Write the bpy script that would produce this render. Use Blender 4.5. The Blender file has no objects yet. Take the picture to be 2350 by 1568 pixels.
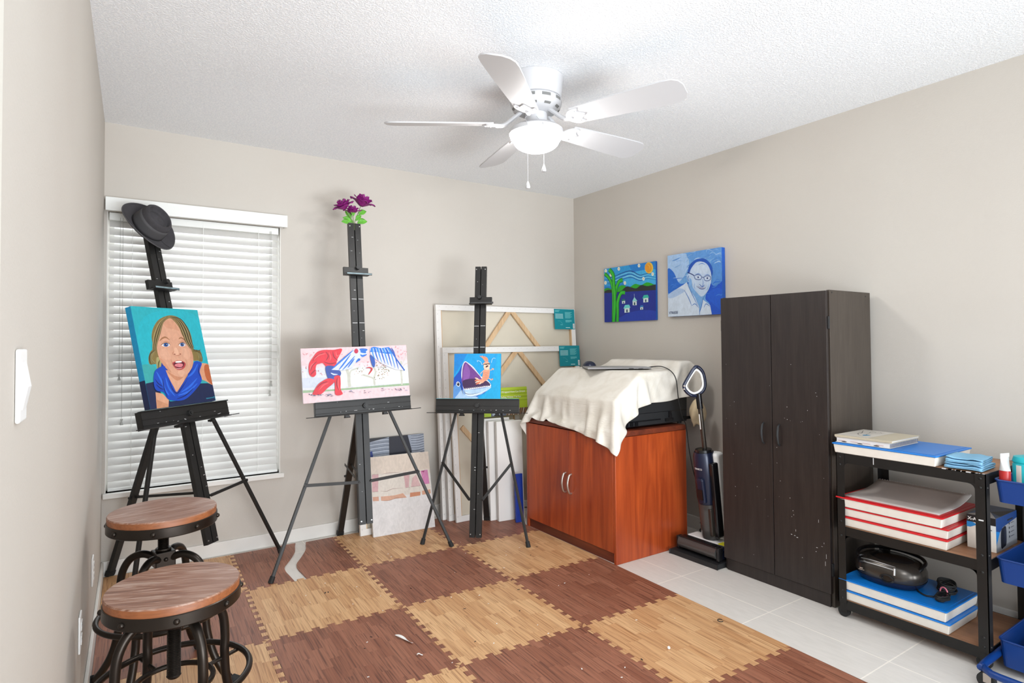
import bpy, bmesh, math, random
import numpy as np
from mathutils import Vector, Matrix, Euler
from mathutils.geometry import tessellate_polygon
PI = math.pi
WORLD, WINL, FILL, BULB, BNC, SIDE, EXPO = 1.58, 22, 30, 62, 4, 24, .31
scene = bpy.context.scene
COL = scene.collection
random.seed(4)

# ------------------------------------------------------------------ helpers
def lin(c):
    return tuple((v/12.92 if v <= .04045 else ((v+.055)/1.055)**2.4) for v in c)
def rgb(r, g, b): return lin((r/255., g/255., b/255.))
def V(*a): return Vector(a)
def I4(): return Matrix.Identity(4)
def TR(x, y, z): return Matrix.Translation((x, y, z))
def RX(a): return Matrix.Rotation(a, 4, 'X')
def RY(a): return Matrix.Rotation(a, 4, 'Y')
def RZ(a): return Matrix.Rotation(a, 4, 'Z')
def frame(o, x, y, z):
    m = Matrix((x, y, z)).transposed().to_4x4(); m.translation = o; return m
def catmull(P, n=6, closed=False):
    P = [Vector(p) for p in P]; out = []; N = len(P)
    rng = range(N) if closed else range(N-1)
    for i in rng:
        if closed: a, b, c, d = P[i-1], P[i], P[(i+1) % N], P[(i+2) % N]
        else: a, b, c, d = P[max(i-1, 0)], P[i], P[i+1], P[min(i+2, N-1)]
        for k in range(n):
            t = k/n
            out.append(.5*((2*b)+(c-a)*t+(2*a-5*b+4*c-d)*t*t+(3*b-a-3*c+d)*t**3))
    if not closed: out.append(P[-1])
    return out

class MB:
    def __init__(s): s.v = []; s.f = []; s.m = []; s.c = []; s.T = I4(); s.mi = 0; s.col = (1, 1, 1)
    def add(s, vs, fs):
        o = len(s.v)
        for p in vs: s.v.append(tuple(s.T @ Vector(p)))
        for f in fs: s.f.append(tuple(i+o for i in f)); s.m.append(s.mi); s.c.append(s.col)
        return s
    def box(s, x0, x1, y0, y1, z0, z1):
        return s.add([(x0, y0, z0), (x1, y0, z0), (x1, y1, z0), (x0, y1, z0), (x0, y0, z1), (x1, y0, z1), (x1, y1, z1), (x0, y1, z1)],
                     [(0, 3, 2, 1), (4, 5, 6, 7), (0, 1, 5, 4), (1, 2, 6, 5), (2, 3, 7, 6), (3, 0, 4, 7)])
    def bar(s, a, b, w, t, up=(0, 0, 1)):
        a = Vector(a); b = Vector(b); z = (b-a).normalized(); u = Vector(up)
        x = z.cross(u)
        if x.length < 1e-4: x = z.cross(Vector((0, 1, 0)))
        x.normalize(); y = z.cross(x)
        T = s.T; s.T = T @ frame(a, x, y, z); s.box(-w/2, w/2, -t/2, t/2, 0, (b-a).length); s.T = T; return s
    def cyl(s, a, b, r0, r1=None, n=16):
        if r1 is None: r1 = r0
        a = Vector(a); b = Vector(b); z = (b-a).normalized()
        x = z.orthogonal().normalized(); y = z.cross(x)
        vs = []
        for c, r in ((a, r0), (b, r1)):
            for k in range(n):
                t = 2*PI*k/n; vs.append(c+x*(r*math.cos(t))+y*(r*math.sin(t)))
        fs = [(k, (k+1) % n, n+(k+1) % n, n+k) for k in range(n)]
        fs.append(tuple(range(n-1, -1, -1))); fs.append(tuple(range(n, 2*n)))
        return s.add(vs, fs)
    def tube(s, P, r, n=8, closed=False):
        P = [Vector(p) for p in P]; N = len(P)
        R = r if isinstance(r, (list, tuple)) else [r]*N
        tan = []
        for i in range(N):
            if closed: t = P[(i+1) % N]-P[i-1]
            else: t = P[min(i+1, N-1)]-P[max(i-1, 0)]
            tan.append(t.normalized())
        x = tan[0].orthogonal().normalized(); vs = []
        for i in range(N):
            x = (x-tan[i]*x.dot(tan[i]))
            if x.length < 1e-6: x = tan[i].orthogonal()
            x.normalize(); y = tan[i].cross(x)
            for k in range(n):
                t = 2*PI*k/n; vs.append(P[i]+x*(R[i]*math.cos(t))+y*(R[i]*math.sin(t)))
        fs = []
        for i in range(N if closed else N-1):
            j = (i+1) % N
            for k in range(n): fs.append((i*n+k, i*n+(k+1) % n, j*n+(k+1) % n, j*n+k))
        if not closed:
            fs.append(tuple(range(n-1, -1, -1))); fs.append(tuple(range((N-1)*n, N*n)))
        return s.add(vs, fs)
    def lathe(s, prof, n=32, sx=1, sy=1):
        vs = []; fs = []; M = len(prof)
        for k in range(n):
            t = 2*PI*k/n
            for (r, z) in prof: vs.append((r*math.cos(t)*sx, r*math.sin(t)*sy, z))
        for k in range(n):
            k2 = (k+1) % n
            for i in range(M-1): fs.append((k*M+i, k2*M+i, k2*M+i+1, k*M+i+1))
        if prof[0][0] > 1e-5: fs.append(tuple(k*M for k in range(n-1, -1, -1)))
        if prof[-1][0] > 1e-5: fs.append(tuple(k*M+M-1 for k in range(n)))
        return s.add(vs, fs)
    def sph(s, c, r, n=14, m=8, sc=(1, 1, 1)):
        T = s.T; s.T = T @ TR(*c) @ Matrix.Diagonal((sc[0], sc[1], sc[2], 1))
        s.lathe([(r*math.sin(PI*i/m), -r*math.cos(PI*i/m)) for i in range(m+1)], n); s.T = T; return s
    def prism(s, poly, z0, z1):
        n = len(poly); vs = [(p[0], p[1], z0) for p in poly]+[(p[0], p[1], z1) for p in poly]
        tri = tessellate_polygon([[Vector((p[0], p[1], 0)) for p in poly]])
        a = sum(poly[i][0]*poly[(i+1) % n][1]-poly[(i+1) % n][0]*poly[i][1] for i in range(n))
        fs = []
        for t in tri:
            q = [Vector((poly[i][0], poly[i][1], 0)) for i in t]
            up = (q[1]-q[0]).cross(q[2]-q[0]).z > 0
            t = tuple(t) if up else tuple(reversed(t))
            fs.append(tuple(i+n for i in t)); fs.append(tuple(reversed(t)))
        for i in range(n):
            j = (i+1) % n
            fs.append((i, j, n+j, n+i) if a > 0 else (j, i, n+i, n+j))
        return s.add(vs, fs)
    def grid(s, fn, nu, nv, flip=False):
        vs = [fn(i/nu, j/nv) for i in range(nu+1) for j in range(nv+1)]
        fs = []
        for i in range(nu):
            for j in range(nv):
                a = i*(nv+1)+j; q = (a, a+nv+1, a+nv+2, a+1); fs.append(tuple(reversed(q)) if flip else q)
        return s.add(vs, fs)
    def build(s, name, mats, parent=None, smooth=False, bevel=0, seg=2, world=False, sub=0, solid=0):
        me = bpy.data.meshes.new(name)
        vs = s.v
        if world:
            l = (parent if world is True else world).matrix_basis.inverted(); vs = [tuple(l @ Vector(p)) for p in vs]
        me.from_pydata(vs, [], s.f)
        if not isinstance(mats, (list, tuple)): mats = [mats]
        for m in mats: me.materials.append(m)
        me.polygons.foreach_set('material_index', s.m)
        if any(c != (1, 1, 1) for c in s.c):
            at = me.color_attributes.new('Col', 'FLOAT_COLOR', 'CORNER')
            buf = []
            for p, c in zip(me.polygons, s.c): buf += [c[0], c[1], c[2], 1.0]*p.loop_total
            at.data.foreach_set('color', buf)
        me.update()
        if smooth:
            me.polygons.foreach_set('use_smooth', [True]*len(me.polygons))
            me.set_sharp_from_angle(angle=math.radians(38))
        o = bpy.data.objects.new(name, me); COL.objects.link(o)
        if parent is not None: o.parent = parent
        if solid:
            md = o.modifiers.new('s', 'SOLIDIFY'); md.thickness = solid; md.offset = 0
        if bevel:
            md = o.modifiers.new('b', 'BEVEL'); md.width = bevel; md.segments = seg; md.limit_method = 'ANGLE'; md.angle_limit = math.radians(40)
        if sub:
            md = o.modifiers.new('u', 'SUBSURF'); md.levels = sub; md.render_levels = sub
        return o

def tag(o, label, cat, group=None, kind=None):
    if label: o['label'] = label
    if cat: o['category'] = cat
    if group: o['group'] = group
    if kind: o['kind'] = kind
    return o
def thing(name, label, cat, loc=(0, 0, 0), rotz=0, group=None, M=None):
    o = bpy.data.objects.new(name, None); COL.objects.link(o)
    o.empty_display_size = .05
    if M is None: M = TR(*loc) @ RZ(rotz)
    l, q, sc = M.decompose(); o.rotation_mode = 'XYZ'
    o.location = l; o.rotation_euler = q.to_euler()
    o.matrix_basis = M
    return tag(o, label, cat, group)
def struct(name, mb, mats, **k):
    o = mb.build(name, mats, **k); o['kind'] = 'structure'; return o
def copy_tree(o, parent=None):
    c = o.copy(); COL.objects.link(c)
    if parent is not None: c.parent = parent
    for ch in list(o.children): copy_tree(ch, c)
    return c

# ------------------------------------------------------------------ materials
def nmat(name):
    m = bpy.data.materials.new(name); m.use_nodes = True
    nt = m.node_tree; b = nt.nodes['Principled BSDF']
    return m, nt, b
def N(nt, typ, **k):
    n = nt.nodes.new(typ)
    for a, v in k.items():
        if a in n.inputs: n.inputs[a].default_value = v
        else: setattr(n, a, v)
    return n
def coords(nt, scale=(1, 1, 1), rot=(0, 0, 0), loc=(0, 0, 0), kind='Object'):
    t = N(nt, 'ShaderNodeTexCoord'); mp = N(nt, 'ShaderNodeMapping')
    mp.inputs['Scale'].default_value = scale; mp.inputs['Rotation'].default_value = rot; mp.inputs['Location'].default_value = loc
    nt.links.new(t.outputs[kind], mp.inputs['Vector']); return mp.outputs['Vector']
def mix(nt, fac, a, b, mode='MIX'):
    n = N(nt, 'ShaderNodeMix', data_type='RGBA', blend_type=mode)
    for sock, v in ((n.inputs[0], fac), (n.inputs[6], a), (n.inputs[7], b)):
        if hasattr(v, 'is_linked') or hasattr(v, 'links'): nt.links.new(v, sock)
        elif isinstance(v, (int, float)): sock.default_value = v
        else: sock.default_value = (*v[:3], 1)
    return n.outputs[2]
def ramp(nt, src, stops):
    r = N(nt, 'ShaderNodeValToRGB'); nt.links.new(src, r.inputs[0])
    e = r.color_ramp.elements
    while len(e) < len(stops): e.new(.5)
    for el, (p, c) in zip(e, stops):
        el.position = p; el.color = (*c, 1) if len(c) == 3 else c
    return r.outputs[0]
def bump(nt, b, src, strength=.2, dist=.002):
    n = N(nt, 'ShaderNodeBump'); n.inputs['Strength'].default_value = strength; n.inputs['Distance'].default_value = dist
    nt.links.new(src, n.inputs['Height']); nt.links.new(n.outputs[0], b.inputs['Normal'])
def pm(name, col, rough=.5, metal=0, bs=0, bscale=200, bdist=.001, var=0, vscale=6, spec=None, emit=None, es=1, alpha=None, trans=None, coat=0):
    m, nt, b = nmat(name)
    b.inputs['Base Color'].default_value = (*col, 1); b.inputs['Roughness'].default_value = rough; b.inputs['Metallic'].default_value = metal
    if spec is not None: b.inputs['Specular IOR Level'].default_value = spec
    if coat: b.inputs['Coat Weight'].default_value = coat
    if emit: b.inputs['Emission Color'].default_value = (*emit, 1); b.inputs['Emission Strength'].default_value = es
    if trans: b.inputs['Transmission Weight'].default_value = trans
    if var:
        nz = N(nt, 'ShaderNodeTexNoise'); nz.inputs['Scale'].default_value = vscale; nz.inputs['Detail'].default_value = 4
        nt.links.new(coords(nt), nz.inputs['Vector'])
        c = ramp(nt, nz.outputs[0], [(.3, tuple(x*(1-var) for x in col)), (.7, tuple(min(1, x*(1+var)) for x in col))])
        nt.links.new(c, b.inputs['Base Color'])
    if bs:
        nz = N(nt, 'ShaderNodeTexNoise'); nz.inputs['Scale'].default_value = bscale; nz.inputs['Detail'].default_value = 2
        nt.links.new(coords(nt), nz.inputs['Vector']); bump(nt, b, nz.outputs[0], bs, bdist)
    return m
def wood(name, c1, c2, rough=.45, axis='Z', scale=1., ring=.35, coat=0, fine_amt=.55):
    m, nt, b = nmat(name)
    s = {'X': (1.2, 14, 14), 'Y': (14, 1.2, 14), 'Z': (14, 14, 1.2)}[axis]
    v = coords(nt, tuple(q*scale for q in s))
    n1 = N(nt, 'ShaderNodeTexNoise'); n1.inputs['Scale'].default_value = 1.2; n1.inputs['Detail'].default_value = 8; n1.inputs['Distortion'].default_value = ring*2
    nt.links.new(v, n1.inputs['Vector'])
    s2 = {'X': (3, 90, 90), 'Y': (90, 3, 90), 'Z': (90, 90, 3)}[axis]
    v2 = coords(nt, tuple(q*scale for q in s2)); n2 = N(nt, 'ShaderNodeTexNoise'); n2.inputs['Scale'].default_value = 1.5; n2.inputs['Detail'].default_value = 3
    nt.links.new(v2, n2.inputs['Vector'])
    base = ramp(nt, n1.outputs[0], [(.3, c1), (.7, c2)])
    fine = ramp(nt, n2.outputs[0], [(.35, (.62, .62, .62)), (.6, (1, 1, 1))])
    c = mix(nt, fine_amt, base, fine, 'MULTIPLY')
    nt.links.new(c, b.inputs['Base Color']); b.inputs['Roughness'].default_value = rough
    if coat: b.inputs['Coat Weight'].default_value = coat; b.inputs['Coat Roughness'].default_value = .25
    bump(nt, b, n2.outputs[0], .12, .001)
    return m

MT = {}
def mk_mats():
    # wall paint
    m, nt, b = nmat('wall_paint')
    n1 = N(nt, 'ShaderNodeTexNoise'); n1.inputs['Scale'].default_value = 130; n1.inputs['Detail'].default_value = 3
    nt.links.new(coords(nt), n1.inputs['Vector'])
    n2 = N(nt, 'ShaderNodeTexNoise'); n2.inputs['Scale'].default_value = 1.3; nt.links.new(coords(nt), n2.inputs['Vector'])
    c = ramp(nt, n2.outputs[0], [(.3, rgb(192, 185, 176)), (.7, rgb(196, 190, 181))])
    nt.links.new(c, b.inputs['Base Color']); b.inputs['Roughness'].default_value = .75
    bump(nt, b, n1.outputs[0], .25, .002); MT['wall'] = m
    # knockdown ceiling
    m, nt, b = nmat('knockdown_ceiling')
    n1 = N(nt, 'ShaderNodeTexNoise'); n1.inputs['Scale'].default_value = 120; n1.inputs['Detail'].default_value = 3; n1.inputs['Distortion'].default_value = .7
    nt.links.new(coords(nt), n1.inputs['Vector'])
    h = ramp(nt, n1.outputs[0], [(.44, (0, 0, 0)), (.58, (1, 1, 1))])
    c = mix(nt, h, (.84, .865, .895), (.94, .955, .97))
    nt.links.new(c, b.inputs['Base Color']); b.inputs['Roughness'].default_value = .8
    bump(nt, b, h, .5, .003); MT['ceiling'] = m
    # grey porcelain floor tile with pale grout
    m, nt, b = nmat('floor_tile')
    v = coords(nt, (1, 1, 1), loc=(.73, 1.775, 0))
    br = N(nt, 'ShaderNodeTexBrick'); br.offset = 0; br.squash = 1
    for k, val in (('Scale', 1), ('Mortar Size', .0028), ('Mortar Smooth', .1), ('Bias', 0), ('Brick Width', .52), ('Row Height', .52)): br.inputs[k].default_value = val
    br.inputs['Color1'].default_value = (*rgb(220, 215, 208), 1); br.inputs['Color2'].default_value = (*rgb(224, 219, 212), 1); br.inputs['Mortar'].default_value = (*rgb(246, 240, 230), 1)
    nt.links.new(v, br.inputs['Vector'])
    nz = N(nt, 'ShaderNodeTexNoise'); nz.inputs['Scale'].default_value = 60; nz.inputs['Detail'].default_value = 6; nt.links.new(coords(nt, (1, .2, 1)), nz.inputs['Vector'])
    c = mix(nt, .35, br.outputs['Color'], ramp(nt, nz.outputs[0], [(.3, (.8, .8, .79)), (.65, (1, 1, 1))]), 'MULTIPLY')
    nt.links.new(c, b.inputs['Base Color']); b.inputs['Roughness'].default_value = .38
    bump(nt, b, br.outputs['Fac'], -.3, .002); MT['tile'] = m
    # foam mats printed like parquet
    for nm, a, bb, gr in (('mat_light', rgb(198, 150, 104), rgb(220, 178, 131), rgb(140, 92, 54)), ('mat_dark', rgb(137, 84, 62), rgb(158, 104, 80), rgb(76, 40, 28))):
        m, nt, b = nmat(nm)
        oi = N(nt, 'ShaderNodeObjectInfo')
        t = N(nt, 'ShaderNodeTexCoord'); ad = N(nt, 'ShaderNodeVectorMath', operation='MULTIPLY_ADD')
        cx = N(nt, 'ShaderNodeCombineXYZ'); nt.links.new(oi.outputs['Random'], cx.inputs[1]); nt.links.new(oi.outputs['Random'], cx.inputs[0])
        nt.links.new(cx.outputs[0], ad.inputs[0]); ad.inputs[1].default_value = (7*.0465, 3, 0); nt.links.new(t.outputs['Object'], ad.inputs[2])
        sp = N(nt, 'ShaderNodeSeparateXYZ'); nt.links.new(t.outputs['Object'], sp.inputs[0])
        ry = N(nt, 'ShaderNodeMath', operation='MULTIPLY_ADD'); nt.links.new(oi.outputs['Random'], ry.inputs[0]); ry.inputs[1].default_value = 3.; nt.links.new(sp.outputs[1], ry.inputs[2])
        fx = N(nt, 'ShaderNodeMath', operation='DIVIDE'); nt.links.new(sp.outputs[0], fx.inputs[0]); fx.inputs[1].default_value = .0469
        fl = N(nt, 'ShaderNodeMath', operation='FLOOR'); nt.links.new(fx.outputs[0], fl.inputs[0])
        wn = N(nt, 'ShaderNodeTexWhiteNoise', noise_dimensions='2D'); c2 = N(nt, 'ShaderNodeCombineXYZ')
        nt.links.new(fl.outputs[0], c2.inputs[0]); nt.links.new(oi.outputs['Random'], c2.inputs[1]); nt.links.new(c2.outputs[0], wn.inputs['Vector'])
        yy = N(nt, 'ShaderNodeMath', operation='ADD'); nt.links.new(ry.outputs[0], yy.inputs[0]); nt.links.new(wn.outputs['Value'], yy.inputs[1])
        dv = N(nt, 'ShaderNodeMath', operation='DIVIDE'); nt.links.new(yy.outputs[0], dv.inputs[0]); dv.inputs[1].default_value = .17
        f2 = N(nt, 'ShaderNodeMath', operation='FLOOR'); nt.links.new(dv.outputs[0], f2.inputs[0])
        c3 = N(nt, 'ShaderNodeCombineXYZ'); nt.links.new(fl.outputs[0], c3.inputs[0]); nt.links.new(f2.outputs[0], c3.inputs[1]); nt.links.new(oi.outputs['Random'], c3.inputs[2])
        w2 = N(nt, 'ShaderNodeTexWhiteNoise', noise_dimensions='3D'); nt.links.new(c3.outputs[0], w2.inputs['Vector'])
        # grain coordinates shifted per stave
        sc = N(nt, 'ShaderNodeVectorMath', operation='MULTIPLY_ADD'); nt.links.new(w2.outputs['Color'], sc.inputs[0]); sc.inputs[1].default_value = (9, 9, 9)
        nt.links.new(t.outputs['Object'], sc.inputs[2])
        mp = N(nt, 'ShaderNodeMapping'); mp.inputs['Scale'].default_value = (105, 2.6, 1); nt.links.new(sc.outputs[0], mp.inputs['Vector'])
        nz = N(nt, 'ShaderNodeTexNoise'); nz.inputs['Scale'].default_value = 1.6; nz.inputs['Detail'].default_value = 5; nz.inputs['Distortion'].default_value = .8; nt.links.new(mp.outputs[0], nz.inputs['Vector'])
        tone = mix(nt, w2.outputs['Value'], a, bb)
        big = ramp(nt, nz.outputs[0], [(.34, (0, 0, 0)), (.46, (.7, .7, .7)), (.6, (1, 1, 1))])
        c = mix(nt, big, gr, tone)
        c = mix(nt, .75, tone, c)
        # seams between staves
        fr = N(nt, 'ShaderNodeMath', operation='FRACT'); nt.links.new(fx.outputs[0], fr.inputs[0])
        s1 = ramp(nt, fr.outputs[0], [(0, (.75, .75, .75)), (.035, (1, 1, 1))])
        c = mix(nt, .8, c, s1, 'MULTIPLY')
        nt.links.new(c, b.inputs['Base Color']); b.inputs['Roughness'].default_value = .5
        bump(nt, b, nz.outputs[0], .25, .0015)
        MT[nm] = m
    MT['white_trim'] = pm('white_trim', rgb(222, 219, 213), .45, var=.03)
    MT['white_gloss'] = pm('white_plastic', rgb(236, 236, 234), .35)
    MT['blind'] = pm('blind_slat', rgb(206, 204, 200), .5)
    MT['blind_edge'] = pm('valance_white', rgb(232, 233, 229), .4)
    m, nt, b = nmat('window_glass'); b.inputs['Base Color'].default_value = (1, 1, 1, 1); b.inputs['Roughness'].default_value = .02; b.inputs['Alpha'].default_value = .12; MT['glass'] = m
    MT['black_alu'] = pm('black_aluminium', rgb(40, 39, 38), .42, .35, bs=.05, var=.12, vscale=9)
    MT['black_metal'] = pm('black_metal', rgb(40, 39, 38), .4, .5, var=.1)
    MT['bronze'] = pm('bronze_metal', rgb(56, 50, 45), .33, .8, var=.12, vscale=10)
    MT['rubber'] = pm('black_rubber', rgb(26, 26, 26), .7)
    MT['screw'] = pm('bright_screw', rgb(210, 210, 210), .3, .9)
    MT['paint_fleck'] = pm('dried_paint', rgb(205, 205, 205), .5)
    MT['teal_fleck'] = pm('dried_teal_paint', rgb(60, 150, 165), .5)
    MT['felt'] = pm('grey_felt', rgb(62, 60, 63), .95, bs=.4, bscale=600, var=.12, vscale=40)
    MT['felt_band'] = pm('felt_band', rgb(72, 71, 73), .7, var=.05)
    MT['cabinet'] = wood('cherry_veneer', rgb(136, 48, 18), rgb(190, 84, 36), .33, 'Z', .55, ring=.9, coat=.25, fine_amt=.3)
    MT['cabinet_dark'] = wood('cherry_edge', rgb(92, 40, 24), rgb(128, 58, 34), .4, 'Y')
    MT['espresso'] = wood('espresso_veneer', rgb(36, 29, 27), rgb(47, 39, 36), .42, 'Z', 2.)
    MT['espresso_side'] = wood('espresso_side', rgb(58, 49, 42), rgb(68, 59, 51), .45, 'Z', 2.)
    MT['stool_wood'] = None
    MT['pine'] = wood('pine', rgb(198, 160, 118), rgb(222, 190, 150), .6, 'Z', 2)
    MT['canvas_back'] = pm('raw_canvas', rgb(205, 196, 178), .9, bs=.2, bscale=900, var=.03)
    MT['canvas_white'] = pm('primed_canvas', rgb(228, 225, 221), .8, bs=.15, bscale=900)
    MT['paint'] = None
    MT['silver'] = pm('brushed_nickel', rgb(190, 180, 172), .35, .9)
    MT['cart_wood'] = wood('cart_board', rgb(140, 96, 66), rgb(178, 130, 94), .5, 'Y', 1)
    MT['blue_lid'] = pm('blue_lid', rgb(18, 120, 206), .35, bs=.05, bscale=30)
    MT['red_lid'] = pm('red_lid', rgb(205, 18, 30), .35)
    MT['box_white'] = pm('box_white', rgb(222, 216, 206), .5, var=.03, vscale=30)
    MT['paper'] = pm('paper', rgb(222, 218, 214), .8)
    MT['paper_grey'] = pm('paper_grey', rgb(196, 188, 182), .7, var=.06)
    MT['towel'] = pm('blue_towel', rgb(128, 178, 208), .95, bs=.5, bscale=500, bdist=.002, var=.06, vscale=20)
    MT['trolley_blue'] = pm('trolley_blue', rgb(6, 54, 122), .38, bs=.04, bscale=400)
    MT['gloss_black'] = pm('gloss_black', rgb(22, 22, 24), .18)
    MT['gunmetal'] = pm('gunmetal_plastic', rgb(74, 69, 64), .25, .6)
    MT['matte_black'] = pm('matte_black', rgb(28, 29, 31), .55)
    MT['knob'] = pm('knob_black', rgb(34, 34, 34), .5)
    MT['navy'] = pm('navy_plastic', rgb(30, 36, 58), .25, .2)
    MT['smoke'] = pm('smoked_plastic', rgb(70, 68, 66), .12)
    MT['teal'] = pm('teal_plastic', rgb(30, 175, 185), .35)
    MT['clear'] = pm('clear_plastic', rgb(190, 190, 188), .2)
    MT['red'] = pm('red_plastic', rgb(170, 40, 38), .35)
    MT['green_wrap'] = pm('green_wrap', rgb(160, 182, 44), .4)
    MT['yellow'] = pm('yellow', rgb(214, 214, 40), .4)
    MT['laptop'] = pm('laptop_silver', rgb(176, 176, 178), .35, .7)
    MT['bowl'] = pm('lit_glass_bowl', (1, 1, 1), .4, emit=(1, .985, .96), es=BULB)
    MT['fan_white'] = pm('fan_white', rgb(198, 198, 200), .5)
    MT['brown_paper'] = pm('tan_cloth', rgb(206, 186, 152), .8, var=.08, vscale=30)
    MT['pink'] = pm('pink_tie', rgb(235, 130, 150), .5)
    MT['leaf'] = pm('leaf', rgb(86, 160, 40), .5, var=.25, vscale=60)
    MT['stem'] = pm('stem', rgb(120, 140, 90), .5)
    MT['petal'] = pm('petal', rgb(132, 24, 112), .6, var=.3, vscale=40)
    MT['pearl'] = pm('pearl', rgb(235, 232, 228), .3)
    # stool seat: whitewashed brown planks
    m, nt, b = nmat('stool_seat_wood')
    n1 = N(nt, 'ShaderNodeTexNoise'); n1.inputs['Scale'].default_value = 1.2; n1.inputs['Detail'].default_value = 8; n1.inputs['Distortion'].default_value = 1.2
    nt.links.new(coords(nt, (5, 60, 20), rot=(0, 0, math.radians(32))), n1.inputs['Vector'])
    n2 = N(nt, 'ShaderNodeTexNoise'); n2.inputs['Scale'].default_value = 5; nt.links.new(coords(nt), n2.inputs['Vector'])
    base = ramp(nt, n1.outputs[0], [(.34, rgb(84, 50, 36)), (.48, rgb(140, 100, 80)), (.62, rgb(190, 168, 154))])
    c = mix(nt, n2.outputs[0], base, rgb(150, 104, 80)); nt.links.new(c, b.inputs['Base Color'])
    b.inputs['Roughness'].default_value = .42; bump(nt, b, n1.outputs[0], .3, .002); MT['stool_wood'] = m
    MT['stool_edge'] = wood('stool_edge', rgb(134, 78, 44), rgb(164, 100, 60), .45, 'X', 1)
    # vertex-colour paint with brush streaks
    m, nt, b = nmat('brushed_paint')
    at = N(nt, 'ShaderNodeVertexColor', layer_name='Col')
    nz = N(nt, 'ShaderNodeTexNoise'); nz.inputs['Scale'].default_value = 40; nz.inputs['Detail'].default_value = 5; nz.inputs['Distortion'].default_value = 1.5
    nt.links.new(coords(nt, (1, 1, .6)), nz.inputs['Vector'])
    c = mix(nt, 1., at.outputs[0], ramp(nt, nz.outputs[0], [(.3, (.76, .76, .76)), (.7, (.90, .90, .90))]), 'MULTIPLY')
    nt.links.new(c, b.inputs['Base Color']); b.inputs['Roughness'].default_value = .5; bump(nt, b, nz.outputs[0], .1, .001); MT['paint'] = m
    # flat print, no streaks
    m, nt, b = nmat('printed_colour')
    at = N(nt, 'ShaderNodeVertexColor', layer_name='Col'); nt.links.new(at.outputs[0], b.inputs['Base Color']); b.inputs['Roughness'].default_value = .45; MT['print'] = m
    # crinkled white cotton
    m, nt, b = nmat('crinkled_cotton')
    n1 = N(nt, 'ShaderNodeTexNoise'); n1.inputs['Scale'].default_value = 1; n1.inputs['Detail'].default_value = 5; nt.links.new(coords(nt, (110, 9, 110)), n1.inputs['Vector'])
    n2 = N(nt, 'ShaderNodeTexNoise'); n2.inputs['Scale'].default_value = 7; n2.inputs['Detail'].default_value = 4; n2.inputs['Distortion'].default_value = 1; nt.links.new(coords(nt), n2.inputs['Vector'])
    c = ramp(nt, n2.outputs[0], [(.3, rgb(208, 201, 188)), (.6, rgb(222, 217, 207))])
    nt.links.new(c, b.inputs['Base Color']); b.inputs['Roughness'].default_value = .9
    ad = N(nt, 'ShaderNodeMath', operation='ADD'); nt.links.new(n1.outputs[0], ad.inputs[0]); nt.links.new(n2.outputs[0], ad.inputs[1])
    bump(nt, b, ad.outputs[0], .35, .006); MT['cotton'] = m
mk_mats()

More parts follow.
